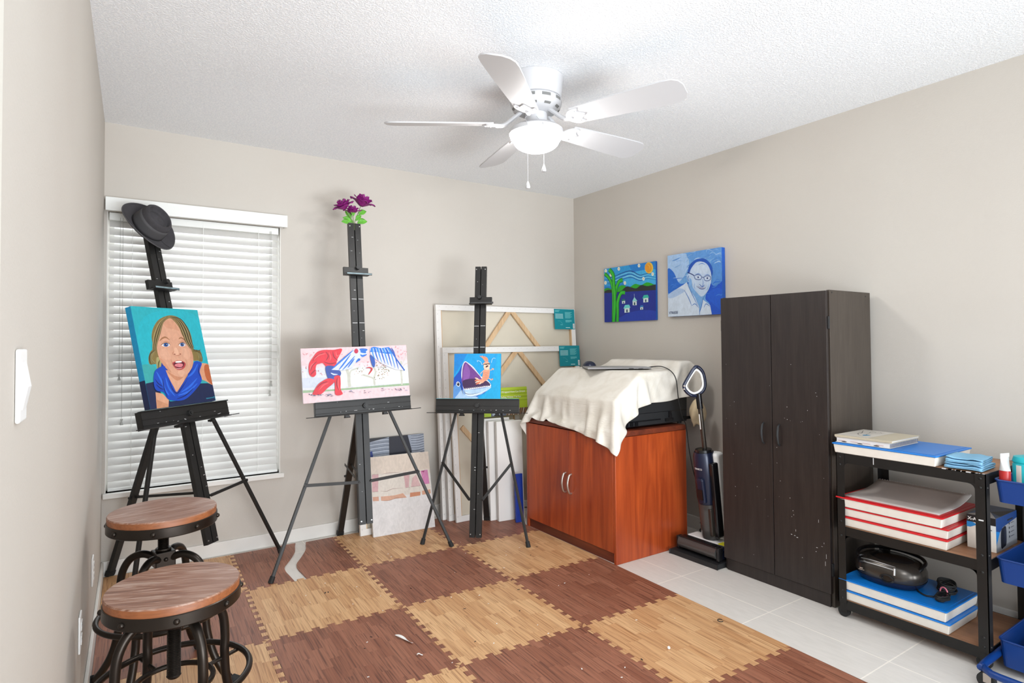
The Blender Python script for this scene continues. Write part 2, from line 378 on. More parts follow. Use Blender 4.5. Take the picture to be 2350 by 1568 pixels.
# ------------------------------------------------------------------ flat artwork
def homog(src, w, h):
    # maps the four sketch corners TL,TR,BR,BL to the canvas rectangle (x right, z up)
    dst = [(0, h), (w, h), (w, 0), (0, 0)]
    A = []; B = []
    for (x, y), (u, v) in zip(src, dst):
        A.append([x, y, 1, 0, 0, 0, -u*x, -u*y]); B.append(u)
        A.append([0, 0, 0, x, y, 1, -v*x, -v*y]); B.append(v)
    s = np.linalg.solve(np.array(A, float), np.array(B, float))
    return lambda x, y: ((s[0]*x+s[1]*y+s[2])/(s[6]*x+s[7]*y+1), (s[3]*x+s[4]*y+s[5])/(s[6]*x+s[7]*y+1))
class Art:
    """flat layers of paint on the plane y=0 facing -y, clipped to the canvas"""
    def __init__(s, w, h, corners=None, step=.00003):
        s.w, s.h = w, h; s.mb = MB(); s.k = 1; s.step = step; s.n = 6
        s.map = homog(corners, w, h) if corners else (lambda x, y: (x, y))
    def clip(s, P):
        def cut(P, ax, lim, sgn):
            out = []
            for i in range(len(P)):
                a, b = P[i-1], P[i]; ia = (a[ax]-lim)*sgn >= 0; ib = (b[ax]-lim)*sgn >= 0
                if ia != ib:
                    t = (lim-a[ax])/(b[ax]-a[ax]); out.append((a[0]+(b[0]-a[0])*t, a[1]+(b[1]-a[1])*t))
                if ib: out.append(b)
            return out
        e = 0
        for ax, lim, sg in ((0, e, 1), (0, s.w-e, -1), (1, e, 1), (1, s.h-e, -1)):
            P = cut(P, ax, lim, sg)
            if len(P) < 3: return []
        return P
    def face(s, P, col):
        P = s.clip(P)
        if len(P) < 3: return
        y = -s.k*s.step
        s.mb.col = col
        tri = tessellate_polygon([[Vector((p[0], p[1], 0)) for p in P]])
        fs = []
        for t in tri:
            q = [Vector((P[i][0], P[i][1], 0)) for i in t]
            fs.append(tuple(t) if (q[1]-q[0]).cross(q[2]-q[0]).z > 0 else tuple(reversed(t)))
        s.mb.add([(p[0], y, p[1]) for p in P], fs)
    def poly(s, pts, col, smooth=True):
        if smooth: pts = [tuple(p) for p in catmull([(x, y, 0) for x, y in pts], s.n, True)]
        s.face([s.map(p[0], p[1]) for p in pts], col); s.k += 1; return s
    def stroke(s, pts, w, col, smooth=True, taper=False):
        if smooth and len(pts) > 2: pts = [tuple(p) for p in catmull([(x, y, 0) for x, y in pts], s.n)]
        P = [Vector(s.map(p[0], p[1])) for p in pts]; n = len(P); L = []; R = []
        for i in range(n):
            t = (P[min(i+1, n-1)]-P[max(i-1, 0)]).normalized(); nn = Vector((-t.y, t.x))
            ww = w/2*((math.sin(PI*(i+.3)/(n-.4))*.85+.15) if taper else 1)
            L.append(P[i]+nn*ww); R.append(P[i]-nn*ww)
        for i in range(n-1): s.face([tuple(L[i]), tuple(L[i+1]), tuple(R[i+1]), tuple(R[i])], col)
        s.k += 1; return s
    def dot(s, x, y, rx, ry, col, rot=0):
        pts = []
        for k in range(14):
            t = 2*PI*k/14; a, b = rx*math.cos(t), ry*math.sin(t)
            pts.append((x+a*math.cos(rot)-b*math.sin(rot), y+a*math.sin(rot)+b*math.cos(rot)))
        return s.poly(pts, col, False)
    def rect(s, x0, y0, x1, y1, col): return s.poly([(x0, y0), (x1, y0), (x1, y1), (x0, y1)], col, False)
    def build(s, name, parent, mat='paint', M=None):
        o = s.mb.build(name, MT[mat], parent)
        if M is not None: o.matrix_basis = M
        return o
def text_mesh(name, txt, size, mat, parent, M, extrude=.0002, sx=1., bold=0):
    cu = bpy.data.curves.new(name, 'FONT'); cu.body = txt; cu.size = size; cu.extrude = extrude; cu.offset = bold
    tmp = bpy.data.objects.new(name+'_curve', cu); COL.objects.link(tmp)
    bpy.context.view_layer.update()
    dg = bpy.context.evaluated_depsgraph_get(); me = bpy.data.meshes.new_from_object(tmp.evaluated_get(dg))
    bpy.data.objects.remove(tmp)
    me.materials.clear(); me.materials.append(MT[mat] if isinstance(mat, str) else mat)
    o = bpy.data.objects.new(name, me); COL.objects.link(o); o.parent = parent
    o.matrix_basis = M @ Matrix.Diagonal((sx, 1, 1, 1)); return o
UP = RX(PI/2)   # text plane XY -> XZ facing -y

# ------------------------------------------------------------------ room shell
H = 2.517
def wl(y): return -3.3593+(y/3.4)*.0507        # inner face of the left wall
mb = MB(); mb.box(-3.9, .12, -5.2, .12, -.1, 0); floor = struct('floor', mb, MT['tile'])
mb = MB(); mb.box(-3.9, .12, -4.3, .12, H, H+.1); struct('ceiling', mb, MT['ceiling'])
WX0, WX1, WZ0, WZ1 = -3.345, -2.425, .455, 2.02
mb = MB()
mb.box(-3.9, WX0, 0, .12, 0, H); mb.box(WX1, .12, 0, .12, 0, H); mb.box(WX0, WX1, 0, .12, 0, WZ0); mb.box(WX0, WX1, 0, .12, WZ1, H)
struct('wall_back', mb, MT['wall'])
mb = MB(); mb.box(0, .12, -4.3, 0, 0, H); struct('wall_right', mb, MT['wall'])
mb = MB(); mb.prism([(wl(-4.3), -4.3), (wl(0), 0), (-3.9, 0), (-3.9, -4.3)], 0, H); struct('wall_left', mb, MT['wall'])
# baseboards
mb = MB(); mb.box(-3.355, -.001, -.013, -.0005, 0, .085); struct('baseboard_back', mb, MT['white_trim'], bevel=.003)
mb = MB(); mb.box(-.013, -.0005, -4.2, -.014, 0, .085); struct('baseboard_right', mb, MT['white_trim'], bevel=.003)
mb = MB(); mb.prism([(wl(-2.98)+.0005, -2.98), (wl(-2.98)+.013, -2.98), (wl(-.014)+.013, -.014), (wl(-.014)+.0005, -.014)], 0, .085); struct('baseboard_left', mb, MT['white_trim'], bevel=.003)
# door casing at the near end of the left wall
mb = MB(); mb.prism([(wl(-3.07)+.0005, -3.07), (wl(-3.07)+.006, -3.07), (wl(-3.6)+.006, -3.6), (wl(-3.6)+.0005, -3.6)], 0, H-.002); struct('trim_1', mb, pm('casing', rgb(214, 211, 201), .5), bevel=.002)
# window: frame, glass, sill
win = bpy.data.objects.new('window_1', None); COL.objects.link(win); win.location = (WX0, 0, WZ0); win['kind'] = 'structure'
mb = MB(); f = .035; w_, h_ = WX1-WX0, WZ1-WZ0
mb.box(0, w_, .075, .115, 0, f); mb.box(0, w_, .075, .115, h_-f, h_); mb.box(0, f, .075, .115, f, h_-f); mb.box(w_-f, w_, .075, .115, f, h_-f); mb.box(f, w_-f, .08, .11, h_/2-.02, h_/2+.02)
mb.build('window_frame', MT['white_trim'], win, bevel=.003)
mb = MB(); mb.box(f, w_-f, .093, .097, f, h_-f); mb.build('window_pane', MT['glass'], win)
mb = MB(); mb.box(-.01, w_+.02, -.03, .074, -.028, 0); mb.build('window_sill', MT['white_trim'], win, bevel=.004)
mb = MB(); mb.box(.0, .004, -.002, .075, 0, h_); mb.box(w_-.004, w_, -.002, .075, 0, h_); mb.build('window_reveal', MT['white_trim'], win)
# white blind
bl = thing('window_blind', 'white horizontal slat blind with valance covering the window', 'blind', (WX0, 0, WZ0))
def slat(mb, z, x0, x1, tilt, y=.038):
    n = 5; w = .0505
    vs = []
    for x in (x0, x1):
        for k in range(n+1):
            t = -1+2*k/n; u = t*w/2; c = .0028*(1-t*t)
            yy = u*math.cos(tilt)-c*math.sin(tilt); zz = u*math.sin(tilt)+c*math.cos(tilt)
            vs.append((x, y+yy, z+zz))
            vs.append((x, y+yy-.0026*math.sin(tilt)*-1, z+zz-.0026*math.cos(tilt)))
    m = 2*(n+1); fs = []
    for k in range(n):
        a = 2*k; fs.append((a, a+2, a+2+m, a+m)); fs.append((a+1, a+1+m, a+3+m, a+3))
    fs.append((0, m, m+1, 1)); fs.append((2*n, 2*n+1, m+2*n+1, m+2*n))
    fs.append(tuple([2*k for k in range(n, -1, -1)]+[2*k+1 for k in range(n+1)])); fs.append(tuple([m+2*k for k in range(n+1)]+[m+2*k+1 for k in range(n, -1, -1)]))
    mb.add(vs, fs)
mb = MB(); z = .035
while z < h_-.05:
    slat(mb, z, .012, w_-.012, math.radians(54)); z += .0445
sl = mb.build('slat_panel', MT['blind'], bl)
mb = MB(); mb.box(.01, w_-.01, .012, .06, h_-.045, h_-.003); mb.build('head_rail', MT['blind_edge'], bl, bevel=.002)
mb = MB(); mb.box(.012, w_-.012, .015, .062, .004, .02); mb.build('bottom_rail', MT['blind_edge'], bl, bevel=.002)
mb = MB(); mb.box(-.008, w_+.03, -.058, -.046, h_-.005, h_+.07); mb.box(w_+.018, w_+.03, -.046, -.001, h_-.005, h_+.07); mb.box(-.008, w_+.03, -.046, -.002, h_+.064, h_+.07); mb.build('valance', MT['blind_edge'], bl, bevel=.002)
for x in (.12, w_*.52, w_-.13):
    mb = MB(); mb.box(x-.0012, x+.0012, .0085, .0095, .01, h_-.03); mb.build('ladder_string', MT['blind_edge'], bl)
for x, z0 in ((.062, .62), (.075, .37), (w_-.062, .49), (w_-.055, .55)):
    mb = MB(); mb.cyl((x, -.0, z0+.03), (x, .004, h_-.03), .0011, n=5)
    mb.T = TR(x, 0, z0); mb.lathe([(0, 0), (.008, 0), (.006, .012), (.003, .02), (.007, .034), (0, .034)], 10); mb.T = I4()
    mb.build('pull_cord', pm('cord_grey', rgb(170, 170, 165), .6), bl, smooth=True)

# switch and outlets on the left wall
def plate(y, z, hh, ww, name, label, cat, rock):
    t = thing(name, label, cat, (wl(y)+.0005, y, z), math.radians(90)-math.atan(.0507/3.4))
    # local: x along the wall (toward the back), -y into the room
    mb = MB(); mb.box(-ww/2, ww/2, -.006, 0, -hh/2, hh/2); mb.build('cover_plate', MT['white_gloss'], t, bevel=.003)
    if rock:
        mb = MB(); mb.add([(-.017, -.007, -.034), (.017, -.007, -.034), (.017, -.013, -.002), (-.017, -.013, -.002), (-.017, -.007, .034), (.017, -.007, .034), (-.017, -.005, -.034), (.017, -.005, -.034), (-.017, -.005, .034), (.017, -.005, .034)],
                          [(0, 1, 2, 3), (3, 2, 5, 4), (0, 3, 4, 8, 6), (1, 7, 9, 5, 2), (6, 7, 1, 0), (4, 5, 9, 8), (6, 8, 9, 7)])
        mb.build('rocker', MT['white_gloss'], t)
    else:
        for zz in (-.022, .022):
            mb = MB(); mb.box(-.016, .016, -.0085, -.006, zz-.014, zz+.014); s_ = mb.build('socket', MT['white_gloss'], t, bevel=.002)
            mb = MB(); mb.box(-.007, -.005, -.0088, -.0084, zz-.005, zz+.005); mb.box(.005, .007, -.0088, -.0084, zz-.005, zz+.005); mb.build('slot', MT['rubber'], s_)
    return t
# ------------------------------------------------------------------ foam floor mats
GX, GY, GR, TL = -2.7127, -.0478, -.0292, .61
def g2w(j, i): return (GX+TL*(j*math.cos(GR)+i*math.sin(GR)), GY+TL*(-i*math.cos(GR)+j*math.sin(GR)))
def edge(n_teeth=9, seed=0):
    # unit edge from 0 to 1, interlocking trapezoid teeth: list of (t, offset)
    P = [(0, 0)]; p = 1./(n_teeth); d = .012/TL; g = .0
    for k in range(n_teeth):
        a = k*p; P += [(a+p*.16, -d), (a+p*.06+p*.0, -d)] if False else []
        P += [(a+p*.27, -d), (a+p*.23, d), (a+p*.77, d), (a+p*.73, -d)]
    P.append((1, 0)); return P
EDGE = edge()
def clip_half(P, nx, ny, d):
    out = []
    for i in range(len(P)):
        a, b = P[i-1], P[i]; fa = a[0]*nx+a[1]*ny-d; fb = b[0]*nx+b[1]*ny-d
        if (fa <= 0) != (fb <= 0):
            t = fa/(fa-fb); out.append((a[0]+(b[0]-a[0])*t, a[1]+(b[1]-a[1])*t))
        if fb <= 0: out.append(b)
    return out
def mat_poly(j, i):
    # local coords in tile units: (u right, v toward the camera)
    def e(straight, ax, at, fwd):
        pts = [(0, 0), (1, 0)] if straight else EDGE
        q = [((at+o), t) if ax == 'v' else (t, at+o) for t, o in pts]
        return q if fwd else q[::-1]
    g = .0011
    top = e(i == 0, 'h', 0, True); right = e(j == 2, 'v', 1, True); bot = e(False, 'h', 1, False); left = e(j == -1, 'v', 0, False)
    P = top[:-1]+right[:-1]+bot[:-1]+left[:-1]
    cx = cy = .5
    return [((u), (v)) for u, v in P]
MATT = .007
mats_made = []
def add_mat(P, j, i, dark, label, name='foam_mat'):
    # P in world xy
    x0, y0 = g2w(j, i)
    l = [((x-x0)*math.cos(-GR)-(y-y0)*math.sin(-GR), (x-x0)*math.sin(-GR)+(y-y0)*math.cos(-GR)) for x, y in P]
    mb = MB(); mb.prism(l, 0, MATT)
    o = mb.build(name, MT['mat_dark' if dark else 'mat_light'])
    o.location = (x0, y0, .0005); o.rotation_euler = (0, 0, GR)
    tag(o, label, 'floor mat', 'wood-look interlocking foam mats on the floor'); return o
MATLAB = {(-1, 0): 'pale wood-look foam mat in the window corner under the left easel',
 (0, 0): None, (1, 0): 'pale wood-look foam mat under the middle easel by the back wall', (2, 0): 'dark brown foam mat under the right easel by the leaning canvases',
 (-1, 1): 'dark brown foam mat mostly under the rear stool', (0, 1): 'pale foam mat just in front of the mat with the curved cut', (1, 1): 'dark brown foam mat in front of the middle easel', (2, 1): 'pale foam mat along the front of the cherry cabinet',
 (-1, 2): 'pale foam mat beneath the front stool', (0, 2): 'dark foam mat with a curled white scrap lying on it', (1, 2): 'pale foam mat in the middle of the floor, between four dark ones', (2, 2): 'reddish dark foam mat at the near corner of the cherry cabinet',
 (-1, 3): 'dark foam mat at the left wall, nearest the camera in its row', (0, 3): 'pale foam mat cut off by the bottom edge right of the front stool', (1, 3): 'dark foam mat cut off by the bottom edge in the middle', (2, 3): 'pale foam mat beside the grey tiles with a pearl bead on it',
 (2, 4): 'dark foam mat at the bottom edge beside the grey tiles',
 (-1, 4): 'pale foam mat at the left wall just behind the camera side', (0, 4): 'dark foam mat one row nearer than the pale one by the front stool', (1, 4): 'pale foam mat in the nearest row, left of the last dark mat by the tiles'}
for j in range(-1, 3):
    for i in range(0, 5):
        P = []
        for u, v in mat_poly(j, i):
            if j == -1 and u < .001: u = -.25
            P.append(g2w(j+u, i+v))
        # shrink a hair so neighbours never touch
        cx, cy = g2w(j+.5, i+.5); P = [(cx+(x-cx)*.9975, cy+(y-cy)*.9975) for x, y in P]
        if j == -1: P = clip_half(P, -1, .01491, 3.3443)
        if i == 0: P = clip_half(P, 0, 1, -.015)
        if j == 2 and i < 3: P = clip_half(P, 1, 0, -.9185)
        if len(P) < 3: continue
        dark = (j+i) % 2 == 0
        lab = MATLAB.get((j, i)) or ('foam mat')
        if (j, i) == (0, 0):
            # worn mat with a curved strip missing, floor showing through
            c = [(-2.29, -.0), (-2.32, -.10), (-2.345, -.20), (-2.40, -.32), (-2.452, -.42), (-2.465, -.50), (-2.462, -.58), (-2.455, -.72)]
            L = clip_half([p for p in P], 1, 0, 99)
            c1 = [tuple(p)[:2] for p in catmull([(x-.036, y, 0) for x, y in c], 5)]
            c2 = [tuple(p)[:2] for p in catmull([(x+.030, y, 0) for x, y in c], 5)]
            # boolean by walking the outline: left piece keeps points left of the curve
            def xc(cv, y):
                for a, b in zip(cv, cv[1:]):
                    if (a[1] >= y >= b[1]): t = (y-a[1])/(b[1]-a[1]+1e-9); return a[0]+(b[0]-a[0])*t
                return cv[0][0] if y > cv[0][1] else cv[-1][0]
            def piece(cv, sgn):
                fl = [((x-xc(cv, y))*sgn > 0) for x, y in P]; n = len(P)
                st = [k for k in range(n) if fl[k] and not fl[k-1]][0]
                keep = []
                k = st
                while fl[k % n] and len(keep) < n: keep.append(P[k % n]); k += 1
                ya, yb = keep[-1][1], keep[0][1]
                ins = [q for q in cv if min(ya, yb)+.004 < q[1] < max(ya, yb)-.004]
                if ya < yb: ins = ins[::-1]
                return keep+[(xc(cv, ya), ya)]+ins+[(xc(cv, yb), yb)]
            add_mat(piece(c1, -1), j, i, True, 'dark foam mat piece left of the curved cut strip')
            add_mat(piece(c2, 1), j, i, True, 'dark foam mat piece right of the curved cut strip')
            continue
        add_mat(P, j, i, dark, lab)

# ------------------------------------------------------------------ ceiling fan
FX, FY = -1.655, -1.74
fan = thing('ceiling_fan', 'white five-blade ceiling fan with a lit glass bowl', 'ceiling fan', (FX, FY, H))
mb = MB(); mb.lathe([(0, -.001), (.128, -.001), (.130, -.008), (.126, -.02), (.121, -.085), (.116, -.098), (0, -.098)], 48); mb.build('canopy', MT['fan_white'], fan, smooth=True)
mb = MB(); mb.lathe([(0, -.0985), (.112, -.0985), (.120, -.108), (.120, -.130), (.112, -.148), (.09, -.164), (.05, -.170), (0, -.170)], 48)
mo = mb.build('motor_housing', MT['fan_white'], fan, smooth=True)
vd = pm('vent_dark', rgb(120, 120, 118), .6)
for k in range(10):
    t = 2*PI*k/10+.1
    mb = MB(); n = 6
    mb.add([(.1205*math.cos(t-.18+.36*q/n), .1205*math.sin(t-.18+.36*q/n), z) for q in range(n+1) for z in (-.111, -.125)], [(2*q, 2*q+2, 2*q+3, 2*q+1) for q in range(n)]); mb.build('vent_slot', vd, mo)
    mb = MB()
    mb.add([(r*math.cos(t-.05+.30*q/n), r*math.sin(t-.05+.30*q/n), z) for q in range(n+1) for r, z in ((.1128, -.1485), (.1035, -.1560))], [(2*q, 2*q+2, 2*q+3, 2*q+1) for q in range(n)]); mb.build('vent_slot', vd, mo)
mb = MB(); mb.lathe([(0, -.1705), (.052, -.1705), (.052, -.215), (.06, -.228), (0, -.228)], 32); mb.build('switch_housing', MT['fan_white'], fan, smooth=True)
mb = MB(); mb.lathe([(0, -.2285), (.07, -.2285), (.110, -.236), (.125, -.248), (.128, -.268), (.124, -.270), (.05, -.2695), (0, -.2695)], 48); mb.build('light_pan', MT['fan_white'], fan, smooth=True)
mb = MB(); pr = [(.122, -.2705), (.1225, -.280), (.114, -.294)]
pr += [(.108*math.cos(a), -.296-.054*math.sin(a)) for a in [PI/2*k/9 for k in range(10)]]
pr[-1] = (0, pr[-1][1])
mb.lathe([(0, -.2705)]+pr, 48); bowl = mb.build('glass_bowl', MT['bowl'], fan, smooth=True)
BZ = -.247   # blade plane
angs = [-137.2+72*k for k in range(5)]
angs = [-138, -67, 3, 77, 148.5]
for a in angs:
    A = RZ(math.radians(a)); bl_ = []
    # blade outline: x outward
    pts = []
    L0, L1 = .20, .705
    for t, hw in ((0, .056), (.25, .064), (.6, .073), (.85, .077), (.93, .073), (.975, .058), (1.0, .03)): pts.append((L0+(L1-L0)*t, hw))
    poly = pts+[(x, -y) for x, y in reversed(pts)]
    mb = MB(); mb.T = A @ TR(0, 0, BZ+.028) @ RX(math.radians(-15)); mb.prism(poly, -.003, .003)
    b = mb.build('blade', MT['fan_white'], fan, smooth=True)
    mb = MB(); mb.T = A
    mb.tube(catmull([(.07, 0, -.160), (.10, 0, -.185), (.15, 0, BZ+.024), (.19, 0, BZ+.020)], 5), [.010]*16, 8)
    mb.T = A @ TR(0, 0, BZ+.028) @ RX(math.radians(-15))
    arm = [(.165, .012), (.18, .035), (.205, .052), (.235, .046), (.225, .026), (.255, .0), (.225, -.026), (.235, -.046), (.205, -.052), (.18, -.035), (.165, -.012)]
    mb.prism([tuple(p)[:2] for p in catmull([(x, y, 0) for x, y in arm], 4, True)], -.009, -.0032)
    for q in ((.215, .035), (.24, 0), (.215, -.035)): mb.cyl((q[0], q[1], -.012), (q[0], q[1], -.009), .005, n=8)
    mb.build('blade_arm', MT['fan_white'], b, smooth=True)
for (x, y, zt, zb, bead) in ((-.099, -.044, -.20, -.545, False), (-.044, -.065, -.20, -.470, True)):
    pr_ = MB(); pr_.tube(catmull([(x*.7, y*.7, zt), (x*1.05, y*1.3, zt-.03), (x*1.1, y*1.86, -.26), (x*1.1, y*1.9, -.31), (x*1.1, y*1.9, zb+.02)], 5), .0012, 5)
    if bead:
        zz = -.31
        while zz > zb+.02: pr_.sph((x*1.1, y*1.9, zz), .0024, 6, 4); zz -= .0075
    pr_.T = TR(x*1.1, y*1.9, zb); pr_.lathe([(0, -.012), (.009, -.010), (.0105, -.002), (.007, .010), (.0025, .022), (0, .023)], 12)
    pr_.build('pull_chain', MT['fan_white'], fan, smooth=True)

# ------------------------------------------------------------------ easels
EP = {'left': (-2.837, -.553, .731, .243), 'middle': (-2.077, -.631, -.037, .133), 'right': (-1.413, -.724, -.684, .169)}
def easel(key, zb, zt, zh, wh, sf, yf, yr, traypos, trayw, trayoff, clamppos, clampw, clampoff, brace, label, group='black metal studio easels', seed=1, roll=0, hb=.035, hl=0):
    x, y, a, l = EP[key]; rnd = random.Random(seed)
    t = thing('easel', label, 'easel', (x, y, .0078), a, group)
    MM = RX(-l)       # local mast frame: x lateral, y back, z along the mast
    def mast_mb(): m = MB(); m.T = MM; return m
    TMx = MM @ TR(0, 0, traypos[1]) @ RY(roll) @ TR(0, 0, -traypos[1])
    def tray_mb(): m = MB(); m.T = TMx; return m
    A, K = MT['black_alu'], MT['rubber']
    # mast: two side channels with a slot between
    mb = mast_mb()
    mb.box(-.0385, -.003, -.012, .014, zb, zt); mb.box(.003, .0385, -.012, .014, zb, zt); mb.box(-.02, .02, .0145, .024, zb+.01, zt-.01)
    mb.mi = 1
    for z in (zb+.02, zt-.02):
        for s in (-1, 1): mb.cyl((s*.030, -.0125, z), (s*.030, -.016, z), .0035, n=8)
    mb.mi = 2
    for k in range(14):
        z = rnd.uniform(zb+.1, zt-.05); q = rnd.choice((-1, 1)); w = rnd.uniform(.003, .012); xx = q*rnd.uniform(.008, .03)
        mb.box(xx-w/2, xx+w/2, -.0126, -.0122, z, z+rnd.uniform(.001, .003))
    for z in [clamppos-.30+rnd.uniform(-.02, .02), clamppos-.17]:
        mb.box(-.036, -.006, -.0126, -.0122, z, z+.003); mb.box(.006, .037, -.0126, -.0122, z+.001, z+.004)
    mb.build('mast', [A, MT['screw'], MT['paint_fleck']], t)
    # tray
    z0, z1 = traypos; w = trayw/2; o = trayoff
    mb = tray_mb()
    mb.box(o-w, o+w, -.05, -.046, z0+.006, z1); mb.box(o-w, o+w, -.046, -.014, z0+.006, z0+.010); mb.box(o-w, o+w, -.060, -.014, z1-.004, z1)
    mb.box(o-w, o+w, -.064, -.05, z0, z0+.006); mb.box(o-w, o+w, -.054, -.05, z0+.018, z0+.021); mb.box(o-w, o+w, -.053, -.05, z0+.047, z0+.050)
    mb.box(o-w, o-w+.003, -.05, -.014, z0, z1); mb.box(o+w-.003, o+w, -.05, -.014, z0, z1)
    tr = mb.build('tray', A, t, bevel=.001)
    mb = tray_mb(); mb.box(o-w+.002, o+w-.002, -.0602, -.03, z1+.0002, z1+.0022); mb.build('tray_lip', MT['teal_fleck'] if key == 'right' else pm('worn_lip_'+key, rgb(96, 112, 112), .5, var=.4, vscale=25), tr)
    mb = tray_mb()
    for k in range(12):
        xx = o+rnd.uniform(-w*.8, w*.8); zz = z0+rnd.choice((.02, .022, rnd.uniform(.01, .08))); ww = rnd.uniform(.002, .016)
        mb.box(xx, xx+ww, -.0547, -.0541, zz, zz+.0016)
    mb.build('paint_spots', MT['paint_fleck'], tr)['kind'] = 'stuff'
    mb = tray_mb(); mb.cyl((o+trayoff*0, -.05, (z0+z1)/2+.004), (o, -.066, (z0+z1)/2+.004), .016, .014, 16); mb.cyl((0+o, -.066, (z0+z1)/2+.004), (o, -.072, (z0+z1)/2+.004), .008, n=12); mb.build('tray_knob', MT['knob'], t, smooth=True)
    mb = tray_mb(); mb.cyl((o-w-.055, -.066, z0+.003), (o+w+.058, -.066, z0+.003), .0022, n=6); mb.build('tray_rod', A, tr)
    for q in (-.1, .13):
        mb = tray_mb(); mb.box(q-.012, q+.012, -.05, -.02, z0-.012, z0); mb.cyl((q-.018, -.04, z0-.012), (q+.018, -.04, z0-.012), .004, n=8); mb.build('hinge_bracket', A, tr)
    # upper clamp
    c, cw, co = clamppos, clampw/2, clampoff
    mb = mast_mb(); mb.box(co-cw, co+cw, -.034, -.0125, c-.025, c+.025); mb.box(co-cw, co+cw, -.058, -.034, c-.027, c-.022); mb.box(co-cw+.01, co+cw+.014, -.062, -.058, c-.027, c-.014)
    cl = mb.build('top_clamp', A, t, bevel=.001)
    mb = mast_mb(); mb.box(co-cw+.012, co+cw+.012, -.0632, -.0621, c-.024, c-.016); mb.build('clamp_lip', pm('clamp_lip_'+key, rgb(120, 140, 146) if key != 'right' else rgb(60, 60, 60), .5, var=.3, vscale=40), cl)
    mb = mast_mb(); mb.cyl((0, -.034, c+.022), (0, -.056, c+.022), .014, .012, 14); mb.build('clamp_knob', MT['knob'], t, smooth=True)
    # legs
    def R(X, Y, Z): return Vector((X, Y, Z))
    yh = math.tan(l)*zh+.02
    for s in (-1, 1):
        h = R(s*wh, yh, zh+.03); ft = R(s*sf, yf, 0); d = (ft-h).normalized()
        mb = MB(); mb.bar(h, ft-d*.03, .017, .017, up=(0, 1, 0)); lg = mb.build('front_leg', A, t, bevel=.002)
        mb = MB(); mb.cyl(ft-d*.035, ft+Vector((0, 0, .0)), .013, .015, 12); fc = mb.build('rubber_foot', K, lg)
        # brace from the leg to the mast
        k = brace[0]; bx, bz = brace[1]; zz = brace[2]
        tt = (zh+.03-zz)/(zh+.03); pl = h+(ft-h)*tt+Vector((0, -.014, 0))
        pmst = MM @ Vector((s*bx, -.018, bz))
        mb = MB(); mb.bar(pl, pmst, .017, .006, up=(0, 1, 0)); mb.cyl(pl+Vector((0, -.006, 0)), pl+Vector((0, .008, 0)), .009, n=12); mb.cyl(pmst+Vector((0, -.007, 0)), pmst+Vector((0, .01, 0)), .006, n=10)
        mb.build('brace', A, t)
    mb = MB(); h = R(hl, yh+hb, zh+.02); ft = R(0, yr, .0); d = (ft-h).normalized(); mb.bar(h, ft-d*.02, .038, .022, up=(0, 1, 0)); rl = mb.build('rear_leg', A, t, bevel=.002)
    if hb > .1:
        mb = MB(); mb.bar((0, yh, zh+.015), (hl, yh+hb, zh+.015), .03, .01); mb.build('hinge_arm', A, t)
    mb = MB(); mb.bar(ft-d*.03, ft, .042, .026, up=(0, 1, 0)); mb.build('rubber_foot', K, rl)
    pmid = h+(ft-h)*.5
    mb = MB(); q = MM @ Vector((-.03, .02, brace[1][1]+.03))
    if key == 'middle':
        for s in (-.03, .006): mb.bar(q+Vector((s+.01, 0, 0)), pmid+Vector((s-.005, -.03, .08)), .014, .003, up=(1, 0, 0))
    else: mb.bar(q+Vector((.03, 0, 0)), pmid+Vector((0, -.01, .0)), .014, .004, up=(1, 0, 0))
    mb.cyl(pmid+Vector((-.03, -.0, 0)), pmid+Vector((.03, 0, 0)), .007, n=10); mb.build('spreader', A, t)
    return TR(x, y, .0078) @ RZ(a) @ MM
ME = {}
ME['left'] = easel('left', .235, 1.93, .856, .179, .533, .023, .722, (.872, .962), .575, -.032, 1.622, .155, -.032, (0, (.041, .475), .475), 'black easel in the window corner with a grey hat on its mast', seed=3, hb=.17)
ME['middle'] = easel('middle', .215, 2.03, .835, .172, .529, -.017, .587, (.852, .936), .575, .006, 1.717, .152, -.008, (0, (.035, .458), .474), 'tall black easel in the middle with purple roses at its top', seed=5, roll=-.022)
ME['right'] = easel('right', .043, 1.808, .797, .145, .335, -.018, .518, (.812, .905), .543, .0, 1.563, .15, .006, (0, (.042, .273), .493), 'shorter black easel in front of the big leaning canvases', seed=9)

# ------------------------------------------------------------------ canvases on the easels
def canvas(name, label, w, h, d, M, art, side=(1, 1, 1), cat='painting', group=None, sidecols=None):
    """stretched canvas, origin lower-left front corner; x right, z up, y back"""
    t = thing(name, label, cat, M=M, group=group)
    mb = MB(); mb.col = side; mb.box(0, w, 0, d, 0, h)
    o = mb.build('canvas', MT['paint'], t, bevel=.003)
    if art is not None: art.build('painted_image', t)
    return t
C_ = rgb
# 1: girl portrait --------------------------------------------------
W1, H1 = .432, .522
A = Art(W1, H1, [(128, 92), (1005, 152), (1228, 1350), (352, 1468)])
A.n = 5
A.rect(-200, -200, 1500, 1700, C_(34, 178, 190))
A.poly([(250, 300), (700, 150), (1050, 300), (1100, 800), (300, 1000)], C_(28, 184, 200))
A.poly([(200, 900), (420, 880), (430, 1120), (240, 1150)], C_(60, 172, 172))
# dark shirt shadow mass
A.poly([(300, 1118), (430, 1090), (500, 1250), (620, 1360), (760, 1345), (1000, 1120), (1190, 1115), (1240, 1480), (280, 1500)], C_(20, 34, 76), False)
A.poly([(1040, 1010), (1190, 1090), (1190, 1135), (1040, 1095)], C_(60, 172, 172), False)
